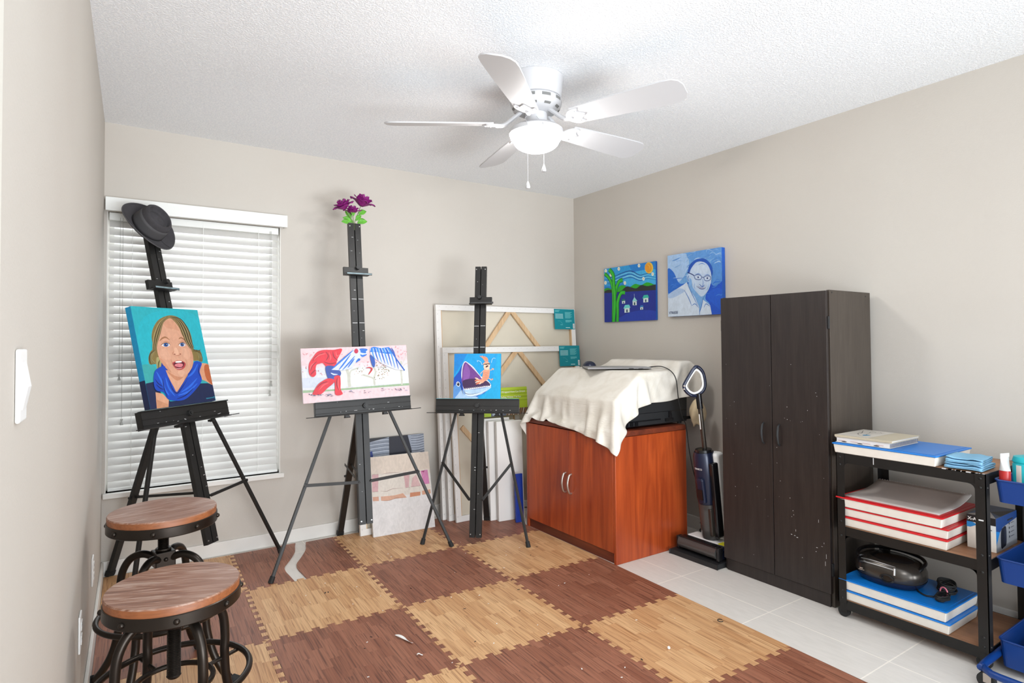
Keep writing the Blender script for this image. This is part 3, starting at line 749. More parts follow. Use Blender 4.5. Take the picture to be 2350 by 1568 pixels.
# arms
A.poly([(425, 1235), (520, 1255), (600, 1340), (590, 1480), (438, 1490)], C_(226, 168, 134), False)
A.poly([(428, 1330), (540, 1380), (590, 1400), (590, 1480), (440, 1490)], C_(206, 146, 110), False)
A.poly([(1020, 880), (1065, 850), (1150, 890), (1200, 1130), (1100, 1090), (1010, 1030)], C_(224, 160, 124))
A.poly([(1085, 880), (1150, 890), (1195, 1125), (1120, 1080), (1085, 980)], C_(190, 100, 58))
# hair back
HB = C_(138, 118, 66)
A.poly([(640, 218), (760, 250), (850, 340), (905, 450), (930, 560), (945, 660), (1030, 690), (1055, 760), (1055, 830), (1000, 815), (930, 800), (900, 600), (650, 300), (480, 600), (500, 820), (480, 900), (450, 860), (360, 860), (345, 780), (370, 700), (410, 640), (395, 500), (420, 380), (500, 270)], HB)
A.poly([(455, 770), (540, 810), (520, 900), (455, 930)], C_(170, 164, 110))
# neck and face
A.poly([(520, 820), (900, 820), (1000, 960), (960, 1150), (760, 1290), (560, 1230), (480, 1050)], C_(20, 60, 160), False)
A.poly([(600, 880), (860, 880), (860, 1010), (705, 1250), (585, 1000)], C_(214, 152, 118), False)
A.poly([(500, 300), (640, 225), (800, 330), (900, 520), (930, 700), (900, 800), (500, 800), (440, 600)], C_(146, 122, 76), False)
A.poly([(560, 930), (700, 1010), (850, 980), (790, 1120), (705, 1225), (640, 1100)], C_(228, 172, 140), False)
A.poly([(575, 945), (700, 1020), (800, 1030), (720, 1080), (650, 1030)], C_(206, 142, 108))
SK = C_(224, 168, 138)
A.poly([(640, 258), (700, 300), (760, 380), (800, 480), (860, 560), (905, 650), (935, 760), (935, 860), (900, 940), (840, 1010), (770, 1035), (690, 1010), (600, 940), (530, 860), (480, 760), (460, 650), (475, 560), (510, 430), (560, 310)], SK)
A.poly([(560, 320), (640, 265), (700, 310), (760, 420), (700, 400), (600, 380)], C_(218, 158, 127))
A.poly([(480, 770), (560, 830), (640, 960), (700, 1010), (600, 940), (530, 860)], C_(213, 153, 121))
A.poly([(900, 640), (935, 760), (930, 870), (880, 950), (900, 840), (890, 740)], C_(217, 158, 128))
A.poly([(520, 660), (600, 680), (640, 780), (560, 800), (500, 740)], C_(228, 174, 145))
A.poly([(800, 650), (880, 680), (900, 760), (850, 800), (800, 740)], C_(228, 174, 145))
A.poly([(740, 950), (820, 950), (800, 1010), (740, 1010)], C_(230, 177, 147))
# eyebrows, eyes
for q in ([(498, 555), (530, 520), (580, 505), (630, 540)], [(750, 530), (780, 512), (820, 535), (845, 570)]): A.stroke(q, .009, C_(168, 116, 80), taper=True)
for ex, ey, s in ((585, 605, 1), (800, 603, .8)):
    A.poly([(ex-62*s, ey+6), (ex-20, ey-22), (ex+30*s, ey-18), (ex+48*s, ey+4), (ex+20, ey+22), (ex-30, ey+22)], C_(236, 232, 232))
    A.dot(ex-5, ey, 29*s+3, 24, C_(52, 96, 168)); A.dot(ex-5, ey, 13, 12, C_(16, 24, 50)); A.dot(ex+4, ey-7, 4, 4, C_(250, 250, 250))
    A.stroke([(ex-78*s, ey+8), (ex-45*s, ey-16), (ex, ey-26), (ex+40*s, ey-14), (ex+55*s, ey+6)], .0035, C_(52, 34, 34), taper=True)
    A.stroke([(ex-50*s, ey-30), (ex, ey-46), (ex+50*s, ey-26)], .003, C_(186, 124, 92), taper=True)
# nose
A.poly([(690, 650), (720, 650), (745, 710), (720, 748), (690, 735)], C_(236, 184, 154))
A.dot(692, 730, 13, 7, C_(150, 84, 62)); A.dot(766, 727, 12, 7, C_(150, 84, 62))
A.stroke([(672, 735), (665, 715), (680, 695)], .003, C_(190, 124, 96)); A.stroke([(690, 742), (730, 748), (770, 738)], .003, C_(186, 116, 92), taper=True)
# mouth
A.poly([(655, 852), (700, 822), (740, 812), (790, 820), (832, 850), (825, 895), (790, 930), (740, 938), (695, 915)], C_(188, 66, 72))
A.poly([(672, 856), (720, 826), (785, 828), (816, 852), (800, 895), (765, 915), (720, 912), (690, 890)], C_(96, 18, 40))
A.poly([(690, 868), (740, 850), (795, 862), (785, 895), (745, 902), (700, 890)], C_(228, 132, 140))
A.poly([(702, 826), (740, 818), (780, 822), (776, 838), (706, 842)], C_(246, 240, 236))
A.stroke([(700, 915), (745, 922), (790, 908)], .003, C_(240, 200, 196), taper=True)
A.stroke([(640, 790), (652, 840), (690, 900)], .0025, C_(196, 130, 100), taper=True); A.stroke([(830, 790), (850, 850), (845, 900)], .0025, C_(196, 130, 100), taper=True)
# hair strands
for k in range(9):
    f = k/8; c = [C_(92, 76, 40), C_(176, 156, 106), C_(60, 52, 34)][k % 3]
    A.stroke([(640+20*f, 225+20*f), (740+40*f, 300-30*f), (800+70*f, 440-40*f), (840+75*f, 560), (900+50*f, 660-10*f)], .0075, c, taper=True)
for k in range(8):
    f = k/7; c = [C_(110, 94, 52), C_(168, 150, 100), C_(70, 58, 36)][k % 3]
    A.stroke([(620-30*f, 232+10*f), (545-50*f, 320), (500-70*f, 460), (455-50*f, 600), (440-40*f, 690)], .007, c, taper=True)
for k in range(6):
    f = k/5; c = [C_(170, 160, 106), C_(86, 72, 40)][k % 2]
    A.stroke([(450-10*f, 660+10*f), (400-30*f, 720+5*f), (380-20*f, 790+20*f), (430-50*f, 850+14*f)], .006, c, taper=True)
    A.stroke([(930, 670+14*f), (985+30*f, 700+10*f), (1010+40*f, 770), (1010+46*f, 830-8*f)], .005, c, taper=True)
    A.stroke([(490, 800+8*f), (480-8*f, 850), (465-10*f+20*f, 910)], .0045, c, taper=True)
for k in range(4): A.stroke([(935, 660+8*k), (985, 690-4*k), (1035, 668+12*k)], .0035, C_(96, 80, 42), taper=True)
# blue scarf shirt
BL = C_(14, 72, 190)
A.poly([(545, 885), (570, 960), (600, 1040), (660, 1160), (705, 1235), (770, 1160), (830, 1050), (900, 960), (945, 835), (1010, 830), (1045, 860), (1015, 960), (1040, 1080), (960, 1200), (850, 1310), (760, 1350), (640, 1348), (575, 1320), (530, 1240), (430, 1210), (400, 1120), (405, 1000), (440, 930)], BL)
for q in ([(560, 1040), (600, 1180), (680, 1290)], [(500, 1060), (540, 1180), (600, 1280)], [(440, 960), (500, 1080), (530, 1160)], [(760, 1240), (880, 1160), (980, 1050)], [(720, 1280), (860, 1230), (980, 1120)], [(850, 1040), (930, 970), (990, 860)]):
    A.stroke(q, .011, C_(44, 110, 226), taper=True)
for q in ([(520, 1050), (535, 1180), (580, 1310)], [(600, 1040), (640, 1180), (705, 1250), (780, 1170), (850, 1060)], [(430, 1130), (480, 1180), (530, 1200)], [(1015, 870), (1000, 960), (1030, 1040)], [(420, 1060), (460, 1120), (520, 1160)], [(700, 1330), (820, 1280), (930, 1180)]):
    A.stroke(q, .006, C_(10, 34, 110), taper=True)
# thin signature squiggle
for k in range(7): A.stroke([(1095+14*k, 1330-(2*k)), (1100+14*k, 1316-2*k), (1106+14*k, 1332-2*k)], .0016, C_(60, 170, 200))
A.stroke([(1192, 1315), (1190, 1300), (1204, 1302), (1202, 1316)], .0016, C_(60, 170, 200))
M = ME['left'] @ TR(-.266, -.056, .966) @ RY(-.004)
t = canvas('painting', 'portrait painting of a laughing child with blue scarf on turquoise', W1, H1, .036, M, A, side=C_(18, 150, 200))
mb = MB(); mb.col = C_(20, 34, 76); mb.box(-.0006, 0, .001, .035, 0.001, .145); mb.build('painted_side', MT['paint'], t)

# 2: wide painting ---------------------------------------------------
W2, H2 = .634, .312
A = Art(W2, H2, [(100, 178), (2208, 118), (2285, 1108), (165, 1265)])
A.rect(-200, -200, 2500, 1600, C_(226, 208, 212))
A.poly([(100, 180), (2250, 100), (2260, 420), (100, 520)], C_(236, 200, 204), False)
A.poly([(100, 560), (2270, 520), (2280, 880), (150, 1000)], C_(214, 216, 222), False)
A.poly([(130, 760), (900, 740), (1000, 900), (150, 960)], C_(200, 206, 220), False)
A.poly([(900, 600), (2270, 560), (2280, 860), (900, 930)], C_(226, 226, 222), False)
A.poly([(150, 1060), (2280, 930), (2290, 1130), (160, 1280)], C_(232, 200, 204), False)
A.poly([(150, 1002), (700, 985), (1300, 940), (2270, 868), (2275, 912), (1400, 970), (800, 1015), (155, 1055)], C_(150, 176, 140), False)
# pale trees
for q, w in (([(1090, 940), (1070, 820), (1065, 700), (1030, 600), (1040, 540)], .018), ([(1085, 700), (1110, 620), (1180, 590), (1260, 560)], .008), ([(1580, 910), (1575, 820), (1530, 760), (1340, 700)], .010), ([(1575, 880), (1570, 760), (1600, 650), (1570, 560)], .011), ([(2125, 900), (2120, 760), (2105, 600), (2110, 430)], .012), ([(2110, 520), (2160, 430), (2220, 300)], .003), ([(2140, 560), (2180, 500), (2240, 470)], .003)): A.stroke(q, w, C_(196, 196, 184))
rr = random.Random(12)
for k in range(90):
    cx, cy = rr.choice([(1300, 650), (1740, 560), (1700, 680), (1800, 600), (1640, 500)]); x, y = rr.gauss(cx, 60), rr.gauss(cy, 45)
    A.dot(x, y, rr.uniform(6, 16), rr.uniform(4, 10), rr.choice([C_(150, 138, 104), C_(176, 160, 130), C_(206, 170, 160), C_(112, 100, 66)]), rr.uniform(0, 3))
for k in range(80):
    cx, cy = rr.choice([(250, 280), (190, 570), (1000, 270), (1350, 480), (2150, 280), (2080, 340), (480, 640), (1980, 220)]); x, y = rr.gauss(cx, 70), rr.gauss(cy, 40)
    A.dot(x, y, rr.uniform(6, 18), rr.uniform(3, 8), rr.choice([C_(226, 150, 158), C_(232, 176, 178), C_(206, 130, 140)]), rr.uniform(0, 3))
# abstract red arch of paint striding over the ground
RD, RD2, RD3 = C_(214, 34, 54), C_(150, 14, 40), C_(240, 92, 96)
A.poly([(925, 195), (830, 400), (790, 540), (640, 560), (545, 470), (470, 480), (420, 500), (400, 590), (410, 690), (350, 740), (285, 700), (262, 600), (275, 470), (350, 350), (430, 250), (560, 210), (760, 208)], RD)
A.poly([(600, 540), (720, 520), (800, 560), (900, 640), (890, 720), (800, 800), (680, 800), (620, 700)], C_(40, 72, 156))
A.poly([(650, 770), (760, 790), (760, 860), (640, 960), (560, 1040), (480, 1088), (360, 1090), (352, 1050), (440, 900), (540, 820)], RD)
A.poly([(770, 740), (880, 720), (900, 860), (900, 980), (940, 1080), (800, 1092), (785, 900)], RD)
for q in ([(330, 430), (420, 330), (560, 260)], [(300, 620), (330, 520), (420, 440)], [(600, 240), (650, 330), (600, 420)], [(740, 230), (760, 340), (840, 420)], [(420, 960), (520, 870), (640, 830)], [(830, 760), (820, 880), (860, 1000)], [(560, 440), (680, 480), (810, 460)], [(300, 700), (350, 640), (400, 600)]): A.stroke(q, .007, RD2, taper=True)
for q in ([(360, 400), (470, 310), (600, 280)], [(660, 250), (700, 350), (680, 420)], [(470, 1000), (560, 900), (660, 860)], [(860, 760), (850, 900), (880, 1010)], [(290, 600), (310, 520), (370, 460)], [(800, 240), (820, 330), (870, 300)]): A.stroke(q, .006, RD3, taper=True)
A.stroke([(700, 660), (760, 690), (840, 690)], .008, C_(206, 214, 236), taper=True)
# sweeping blue and pale wing strokes
A.poly([(1150, 190), (1260, 180), (1440, 200), (1400, 320), (1240, 400), (1120, 560), (1060, 590), (930, 615), (860, 610), (710, 600), (860, 470), (1040, 310)], C_(206, 214, 238), False)
A.poly([(1470, 200), (1540, 150), (1860, 160), (1960, 300), (2170, 620), (1990, 600), (1850, 545), (1740, 490), (1600, 400), (1490, 290)], C_(210, 212, 236), False)
for q, w in (([(710, 600), (900, 430), (1150, 215)], .010), ([(860, 605), (960, 480), (1100, 290)], .009), ([(930, 610), (1060, 470), (1180, 330)], .008), ([(1040, 560), (1120, 450), (1170, 380)], .009), ([(1200, 460), (1260, 400), (1280, 420)], .014), ([(1270, 200), (1350, 215), (1430, 205)], .020), ([(1290, 250), (1350, 240), (1400, 270)], .022), ([(1290, 300), (1330, 330), (1420, 300)], .012)):
    A.stroke(q, w, C_(30, 110, 206), taper=True)
A.poly([(1500, 170), (1560, 150), (1700, 180), (1860, 158), (1950, 290), (1800, 290), (1640, 260), (1480, 255)], C_(24, 118, 220), False)
for k in range(8):
    x = 1520+55*k; A.stroke([(x, 170), (x+20+6*k, 300), (x+60+12*k, 400+28*k)], .008, C_(28, 84, 184) if k % 2 else C_(60, 140, 228), taper=True)
    A.stroke([(x+22, 180), (x+40+6*k, 260)], .005, C_(214, 224, 244), taper=True)
A.stroke([(1870, 180), (2010, 400), (2172, 622)], .008, C_(20, 90, 180))
A.poly([(1480, 310), (1560, 380), (1585, 470), (1560, 560), (1510, 480)], C_(28, 80, 170))
A.stroke([(1400, 570), (1470, 560), (1520, 590), (1480, 660), (1450, 700)], .009, C_(196, 30, 44), taper=True)
A.dot(1205, 235, 42, 48, C_(190, 30, 66))
# loose blue-grey ground marks
for k in range(60):
    x = rr.choice([rr.uniform(260, 760), rr.uniform(960, 1480), rr.uniform(1640, 2250)]); y = (1100 if x < 800 else 1040 if x < 1500 else 1000)-(x-1700)*.02*(x > 1600)+rr.uniform(-22, 22)
    A.stroke([(x, y), (x+rr.uniform(15, 50), y+rr.uniform(-12, 12))], rr.uniform(.002, .005), rr.choice([C_(70, 80, 112), C_(112, 124, 156), C_(52, 56, 84), C_(150, 160, 190)]), False, True)
M = ME['middle'] @ TR(-.345, -.0565, .9295) @ RY(-.024)
canvas('painting', 'wide pink landscape painting with bold red shapes and blue wing-like strokes', W2, H2, .018, M, A, side=C_(232, 226, 232))

# 3: shark painting --------------------------------------------------
W3, H3 = .309, .293
A = Art(W3, H3, [(95, 115), (935, 118), (935, 915), (78, 912)])
SEA = C_(0, 158, 222)
A.rect(-50, 0, 1100, 1100, SEA)
A.poly([(95, 115), (330, 115), (250, 260), (95, 500)], C_(10, 132, 212), False)
A.poly([(880, 115), (940, 115), (940, 915), (560, 915), (760, 700)], C_(0, 166, 220), False)
A.poly([(280, 250), (220, 340), (180, 430), (88, 545), (70, 930), (500, 930), (520, 870), (640, 820), (770, 715), (700, 620), (560, 500), (420, 350)], C_(18, 76, 184), False)
A.poly([(88, 700), (180, 640), (215, 720), (270, 800), (310, 870), (520, 880), (490, 930), (70, 930)], C_(90, 150, 216))
A.poly([(170, 830), (240, 760), (300, 850), (500, 880), (480, 925), (130, 930)], C_(168, 200, 232))
A.poly([(265, 740), (400, 755), (600, 730), (765, 705), (700, 770), (600, 820), (480, 855), (380, 868), (310, 860), (280, 810)], C_(176, 206, 232))
A.poly([(300, 800), (420, 830), (560, 810), (690, 750), (600, 830), (480, 865), (350, 870)], C_(214, 228, 240))
A.stroke([(275, 745), (290, 800), (310, 825), (420, 835), (560, 805)], .0035, C_(34, 62, 110), taper=True)
A.stroke([(215, 600), (225, 720), (262, 840)], .004, C_(16, 34, 84), taper=True)
A.stroke([(310, 870), (420, 882), (540, 850), (680, 770)], .003, C_(110, 150, 196), taper=True)
A.poly([(285, 252), (350, 280), (440, 350), (520, 450), (580, 520), (690, 580), (765, 690), (640, 715), (400, 750), (275, 745), (240, 620), (222, 480), (240, 330)], C_(222, 220, 226))
A.poly([(290, 268), (350, 300), (430, 370), (510, 460), (570, 530), (590, 620), (260, 640), (240, 500), (252, 350)], C_(112, 60, 142))
A.poly([(300, 300), (340, 330), (380, 430), (360, 560), (270, 600), (256, 450)], C_(138, 84, 166))
A.poly([(252, 600), (420, 560), (600, 590), (690, 605), (750, 680), (620, 705), (400, 735), (278, 735)], C_(62, 32, 78))
for k in range(13):
    x = 300+36*k; y = 742-4*k if k < 9 else 742-36-(k-8)*3
    A.poly([(x, y+6), (x+13, y-22), (x+26, y+4)], C_(240, 242, 244), False)
for k in range(12):
    f = k/11; x = 330+250*f; y = 270+250*f
    A.poly([(x, y), (x+14, y+4), (x-2+6, y+20)], C_(236, 240, 244), False)
A.dot(168, 655, 34, 46, C_(236, 240, 246), -.3); A.dot(168, 655, 24, 34, C_(14, 24, 50), -.3); A.dot(160, 640, 6, 8, C_(240, 244, 250))
# startled shrimp
SH, SH2, SH3 = C_(238, 160, 128), C_(196, 96, 68), C_(250, 206, 180)
A.poly([(650, 390), (730, 400), (735, 470), (715, 560), (660, 600), (600, 590), (610, 500), (620, 430)], SH)
A.poly([(590, 570), (640, 560), (650, 600), (600, 640), (540, 610), (545, 580)], SH)
for q in ([(560, 590), (510, 560), (470, 545)], [(560, 595), (510, 585), (468, 600)], [(560, 605), (510, 615), (478, 635)], [(565, 612), (530, 640), (488, 660)], [(580, 612), (575, 640), (540, 655)]): A.stroke(q, .009, SH3 if q[2][1] % 2 else C_(232, 130, 96), taper=True)
A.poly([(625, 350), (640, 300), (690, 290), (735, 310), (735, 350), (720, 400), (650, 400), (635, 380)], SH3)
A.poly([(610, 310), (640, 270), (690, 255), (725, 280), (745, 300), (690, 290), (640, 300)], C_(240, 170, 140))
for q in ([(660, 270), (620, 200), (552, 155)], [(672, 262), (640, 200), (590, 150)], [(690, 260), (665, 200), (632, 158)], [(704, 262), (690, 210), (660, 175)]): A.stroke(q, .007, C_(238, 150, 110), taper=True)
A.poly([(608, 325), (640, 300), (690, 292), (745, 290), (735, 308), (690, 305), (680, 315), (640, 312)], C_(26, 30, 40), False)
A.poly([(662, 345), (690, 325), (712, 330), (700, 350), (668, 362)], C_(70, 20, 28))
for k in range(5): A.stroke([(612, 440+32*k), (670, 452+30*k), (728, 440+30*k)], .0022, SH2, taper=True)
for q in ([(720, 395), (760, 410), (790, 385), (770, 375)], [(790, 380), (808, 390), (800, 410)], [(610, 430), (580, 460), (572, 490)], [(700, 550), (740, 560), (760, 585), (800, 575)], [(615, 600), (605, 625), (575, 635)], [(630, 410), (600, 440)]): A.stroke(q, .0045, C_(244, 190, 160), taper=True)
A.dot(785, 570, 16, 12, C_(238, 150, 110)); A.dot(785, 392, 12, 10, C_(240, 170, 140))
for q in ([(600, 320), (570, 260), (510, 240), (520, 265)], [(765, 280), (775, 230), (800, 198), (835, 205)]): A.stroke(q, .0028, C_(190, 226, 240))
M = ME['right'] @ TR(-.157, -.0575, .9075) @ RY(.0)
canvas('painting', 'blue cartoon painting of a shark snapping at a startled shrimp', W3, H3, .018, M, A, side=C_(0, 120, 190))

# ------------------------------------------------------------------ paintings on the right wall (facing -x)
def wallM(y, z, off): return TR(-off, y, z) @ RZ(-PI/2)      # local x -> -y, local -y -> -x
W4, H4 = .553, .431
A = Art(W4, H4, [(218, 525), (1030, 425), (1018, 1352), (218, 1372)])
A.rect(0, 300, 1300, 1500, C_(20, 130, 214))
A.poly([(200, 500), (560, 440), (640, 700), (200, 800)], C_(40, 160, 226))
A.poly([(600, 620), (1040, 560), (1050, 800), (560, 800)], C_(60, 178, 234))
# plain rolling wind bands
for k in range(5):
    A.stroke([(210, 640+26*k), (340, 660+24*k), (500, 600+26*k), (640, 570+26*k), (780, 640+22*k), (900, 620+20*k), (1040, 650+20*k)], .006, [C_(10, 60, 140), C_(120, 206, 240), C_(16, 84, 170), C_(150, 220, 244), C_(18, 92, 180)][k], taper=True)
A.dot(925, 530, 66, 92, C_(236, 196, 70)); A.dot(915, 530, 52, 76, C_(236, 156, 34)); A.stroke([(890, 480), (930, 500), (940, 560)], .006, C_(246, 190, 70), taper=True)
for x, y in ((245, 556), (452, 530), (770, 490), (325, 622), (980, 632), (836, 702), (240, 748), (545, 760)): A.dot(x, y, 20, 30, C_(236, 240, 226)); A.dot(x, y, 6, 9, C_(206, 190, 110))
A.poly([(430, 860), (470, 800), (540, 800), (600, 840), (700, 780), (800, 800), (900, 760), (1040, 830), (1040, 920), (430, 920)], C_(30, 170, 30))
A.poly([(210, 860), (270, 830), (340, 860), (340, 920), (210, 920)], C_(30, 150, 30))
A.poly([(210, 890), (300, 860), (450, 900), (560, 820), (640, 830), (720, 850), (800, 800), (900, 820), (1040, 800), (1040, 905), (700, 920), (210, 925)], C_(34, 40, 40))
A.poly([(200, 912), (1050, 885), (1050, 1400), (200, 1400)], C_(14, 40, 146), False)
A.poly([(560, 1250), (760, 1200), (1020, 1220), (1020, 1360), (400, 1375)], C_(20, 58, 172))
for q, w in (([(420, 1375), (425, 1200), (430, 1050), (480, 920), (545, 915)], .026), ([(370, 1375), (380, 1100), (400, 880), (450, 740), (510, 710)], .026), ([(350, 1375), (360, 1000), (345, 800), (300, 680), (230, 600)], .022), ([(360, 1375), (385, 1050), (370, 750), (360, 620), (300, 535)], .028)):
    A.stroke(q, w+.008, C_(10, 60, 24)); A.stroke(q, w, C_(26, 186, 34)); A.stroke([(a-8, b) for a, b in q], .005, C_(90, 214, 60), taper=True)
def hut(x, y, s, roof=C_(110, 216, 214), wallc=C_(220, 236, 234)):
    A.poly([(x-40*s, y), (x-40*s, y+70*s), (x+40*s, y+64*s), (x+40*s, y-6*s)], wallc, False); A.poly([(x-56*s, y+4), (x-30*s, y-52*s), (x+34*s, y-56*s), (x+54*s, y-8)], roof, False)
    A.poly([(x-12*s, y+20*s), (x+10*s, y+18*s), (x+10*s, y+62*s), (x-12*s, y+64*s)], C_(20, 60, 90), False)
hut(572, 1160, 1); hut(866, 1010, .95, C_(50, 190, 170)); hut(520, 1045, .6, C_(16, 110, 110)); hut(800, 1150, .55, C_(30, 120, 190))
A.poly([(655, 1055), (690, 985), (735, 1050)], C_(150, 220, 220), False); A.rect(662, 1055, 724, 1115, C_(226, 238, 236)); A.rect(680, 1070, 702, 1112, C_(24, 80, 90)); A.stroke([(690, 985), (688, 935)], .003, C_(200, 220, 230), False)
canvas('painting', 'night landscape painting with orange moon and green stalks on right wall', W4, H4, .018, wallM(-.402, 1.430, .019), A, side=C_(12, 90, 180))

W5, H5 = .455, .434
A = Art(W5, H5, [(1240, 335), (2060, 195), (2046, 1255), (1250, 1300)])
A.rect(1000, 0, 2300, 1500, C_(110, 168, 226))
A.poly([(1240, 340), (1500, 290), (1560, 500), (1400, 760), (1240, 560)], C_(168, 202, 240))
A.poly([(1240, 560), (1330, 600), (1420, 780), (1560, 760), (1480, 840), (1240, 930)], C_(30, 108, 210))
A.poly([(1560, 280), (2060, 200), (2060, 420), (1800, 380), (1600, 420)], C_(96, 156, 222))
A.poly([(1900, 760), (2060, 640), (2060, 1270), (1880, 1260), (1860, 1100), (1800, 1000)], C_(16, 84, 206))
A.poly([(1900, 420), (2060, 380), (2060, 720), (1900, 800)], C_(84, 146, 218))
A.poly([(1830, 1000), (1930, 860), (2060, 900), (2060, 1200)], C_(22, 92, 212))
rr = random.Random(5)
for k in range(60):
    x, y = rr.uniform(1260, 2040), rr.uniform(240, 1000)
    A.stroke([(x, y), (x+rr.uniform(20, 70), y-rr.uniform(10, 50)), (x+rr.uniform(60, 130), y-rr.uniform(0, 70))], rr.uniform(.003, .007), rr.choice([C_(140, 184, 232), C_(84, 146, 220), C_(176, 208, 240)]) if y < 700 else rr.choice([C_(30, 108, 216), C_(60, 128, 220)]), taper=True)
SHR = C_(212, 226, 242)
A.poly([(1250, 960), (1330, 900), (1480, 800), (1530, 760), (1600, 900), (1700, 1100), (1750, 1020), (1870, 1120), (1892, 1260), (1250, 1310)], SHR, False)
A.poly([(1250, 960), (1400, 860), (1500, 900), (1340, 1000), (1260, 1010)], C_(176, 202, 236))
A.poly([(1560, 760), (1560, 850), (1650, 1000), (1700, 1130), (1720, 1220), (1745, 1120), (1770, 1000), (1800, 960), (1740, 960)], C_(120, 172, 226), False)
FC = C_(196, 216, 240)
A.poly([(1560, 600), (1590, 520), (1650, 460), (1720, 430), (1800, 440), (1860, 500), (1890, 600), (1898, 700), (1880, 800), (1840, 900), (1780, 970), (1730, 985), (1660, 950), (1600, 880), (1565, 800), (1550, 700)], FC)
A.poly([(1562, 700), (1600, 720), (1620, 840), (1700, 950), (1730, 985), (1650, 950), (1595, 870), (1560, 800)], C_(126, 176, 230))
A.poly([(1535, 640), (1565, 650), (1570, 720), (1560, 760), (1540, 720), (1530, 680)], C_(170, 200, 236)); A.stroke([(1560, 660), (1545, 700), (1562, 740)], .004, C_(40, 96, 180))
A.poly([(1640, 520), (1750, 470), (1850, 560), (1800, 620), (1660, 600)], C_(206, 223, 243))
A.poly([(1548, 600), (1570, 500), (1640, 420), (1740, 378), (1830, 400), (1900, 490), (1920, 580), (1905, 660), (1890, 590), (1850, 490), (1790, 440), (1700, 430), (1640, 480), (1590, 560), (1570, 620)], C_(20, 84, 186))
A.stroke([(1700, 490), (1760, 460), (1810, 480)], .004, C_(60, 124, 206), taper=True)
for q in ([(1540, 605), (1600, 630), (1640, 655)], ): A.stroke(q, .006, C_(14, 44, 116))
for q in ([(1640, 660), (1690, 640), (1745, 660), (1750, 700), (1720, 722), (1660, 710), (1640, 660)], [(1785, 680), (1830, 660), (1880, 670), (1885, 710), (1850, 738), (1800, 730), (1785, 680)], [(1750, 680), (1785, 685)]): A.stroke(q, .004, C_(20, 60, 140))
for x, y in ((1702, 682), (1838, 696)): A.poly([(x-34, y), (x, y-16), (x+34, y), (x, y+14)], C_(230, 238, 248)); A.dot(x, y, 14, 13, C_(14, 50, 120))
A.stroke([(1660, 640), (1705, 625), (1745, 645)], .004, C_(50, 110, 196), taper=True); A.stroke([(1790, 660), (1840, 640), (1880, 655)], .004, C_(50, 110, 196), taper=True)
A.stroke([(1765, 700), (1775, 770), (1760, 830), (1720, 790)], .004, C_(60, 118, 200), taper=True); A.stroke([(1715, 790), (1760, 830), (1800, 800)], .005, C_(30, 84, 176), taper=True)
A.poly([(1680, 820), (1740, 850), (1810, 840), (1790, 866), (1740, 870), (1700, 850)], C_(244, 248, 252)); A.stroke([(1672, 820), (1730, 862), (1780, 864), (1815, 842)], .006, C_(16, 54, 134), taper=True); A.stroke([(1690, 822), (1745, 846), (1805, 838)], .0035, C_(30, 76, 160), taper=True)
A.stroke([(1650, 770), (1640, 830), (1660, 880)], .004, C_(110, 164, 224), taper=True); A.stroke([(1850, 790), (1846, 850), (1820, 890)], .004, C_(110, 164, 224), taper=True)
for q in ([(1535, 770), (1600, 930), (1690, 1130)], [(1770, 1010), (1745, 1130), (1715, 1230)], [(1490, 880), (1560, 1020), (1600, 1130)], [(1600, 1130), (1650, 1100), (1700, 1160)], [(1780, 1160), (1810, 1100), (1870, 1140)], [(1715, 1180), (1712, 1270)]): A.stroke(q, .005, C_(60, 122, 204), taper=True)
p5 = canvas('painting', 'blue monochrome portrait painting of a smiling man with glasses', W5, H5, .034, wallM(-1.083, 1.448, .035), A, side=C_(24, 96, 200))
text_mesh('signature', 'VTRASSE', .026, pm('ink', rgb(20, 40, 90), .6), p5, TR(.012, -.006, .018) @ UP, sx=.8)

# ------------------------------------------------------------------ blank / stacked canvases
def stretched(name, label, w, h, d, M, bars=(), back=True, group='canvases leaning in a row', tip=None, face=None):
    """leaning canvas; back=True shows the stretcher side toward the room"""
    t = thing(name, label, 'canvas', M=M, group=group); b = .042
    mb = MB()
    if back:
        mb.box(0, w, 0, d, 0, b); mb.box(0, w, 0, d, h-b, h); mb.box(0, b, 0, d, b, h-b); mb.box(w-b, w, 0, d, b, h-b)
        mb.build('stretcher_frame', MT['canvas_white'], t, bevel=.002)
        mb = MB(); mb.box(b, w-b, d-.004, d-.002, b, h-b); mb.build('raw_cloth', MT['canvas_back'], t)
        mb = MB()
        mb.box(b, b+.006, .004, d-.005, b, h-b); mb.box(w-b-.006, w-b, .004, d-.005, b, h-b); mb.build('inner_edge', MT['pine'], t)
        mb = MB(); n = int(w/.055)
        for k in range(n):
            x = .03+k*.055; mb.bar((x-.005, -.0006, h-.013-.004*(k % 2)), (x+.005, -.0006, h-.011-.004*(k % 2)), .0012, .0012)
        n = int(h/.06)
        for k in range(n):
            z = .04+k*.06; mb.bar((.012, -.0006, z-.005), (.013, -.0006, z+.005), .0012, .0012)
        mb.build('staples', pm('staple', rgb(170, 170, 168), .4, .6), t)
        for a, c in bars:
            mb = MB(); p0 = Vector((a[0], .012, a[1])); p1 = Vector((c[0], .012, c[1])); mb.bar(p0, p1, .036, .016, up=(0, 1, 0)); mb.build('cross_brace', MT['pine'], t)
    else:
        mb.box(0, w, 0, d, 0, h); mb.build('canvas_cloth', MT['canvas_white'], t, bevel=.003, seg=3)
    return t
def leanM(x, y, z, ang, rz=0): return TR(x, y, z) @ RZ(rz) @ RX(-ang)
zf = .0082
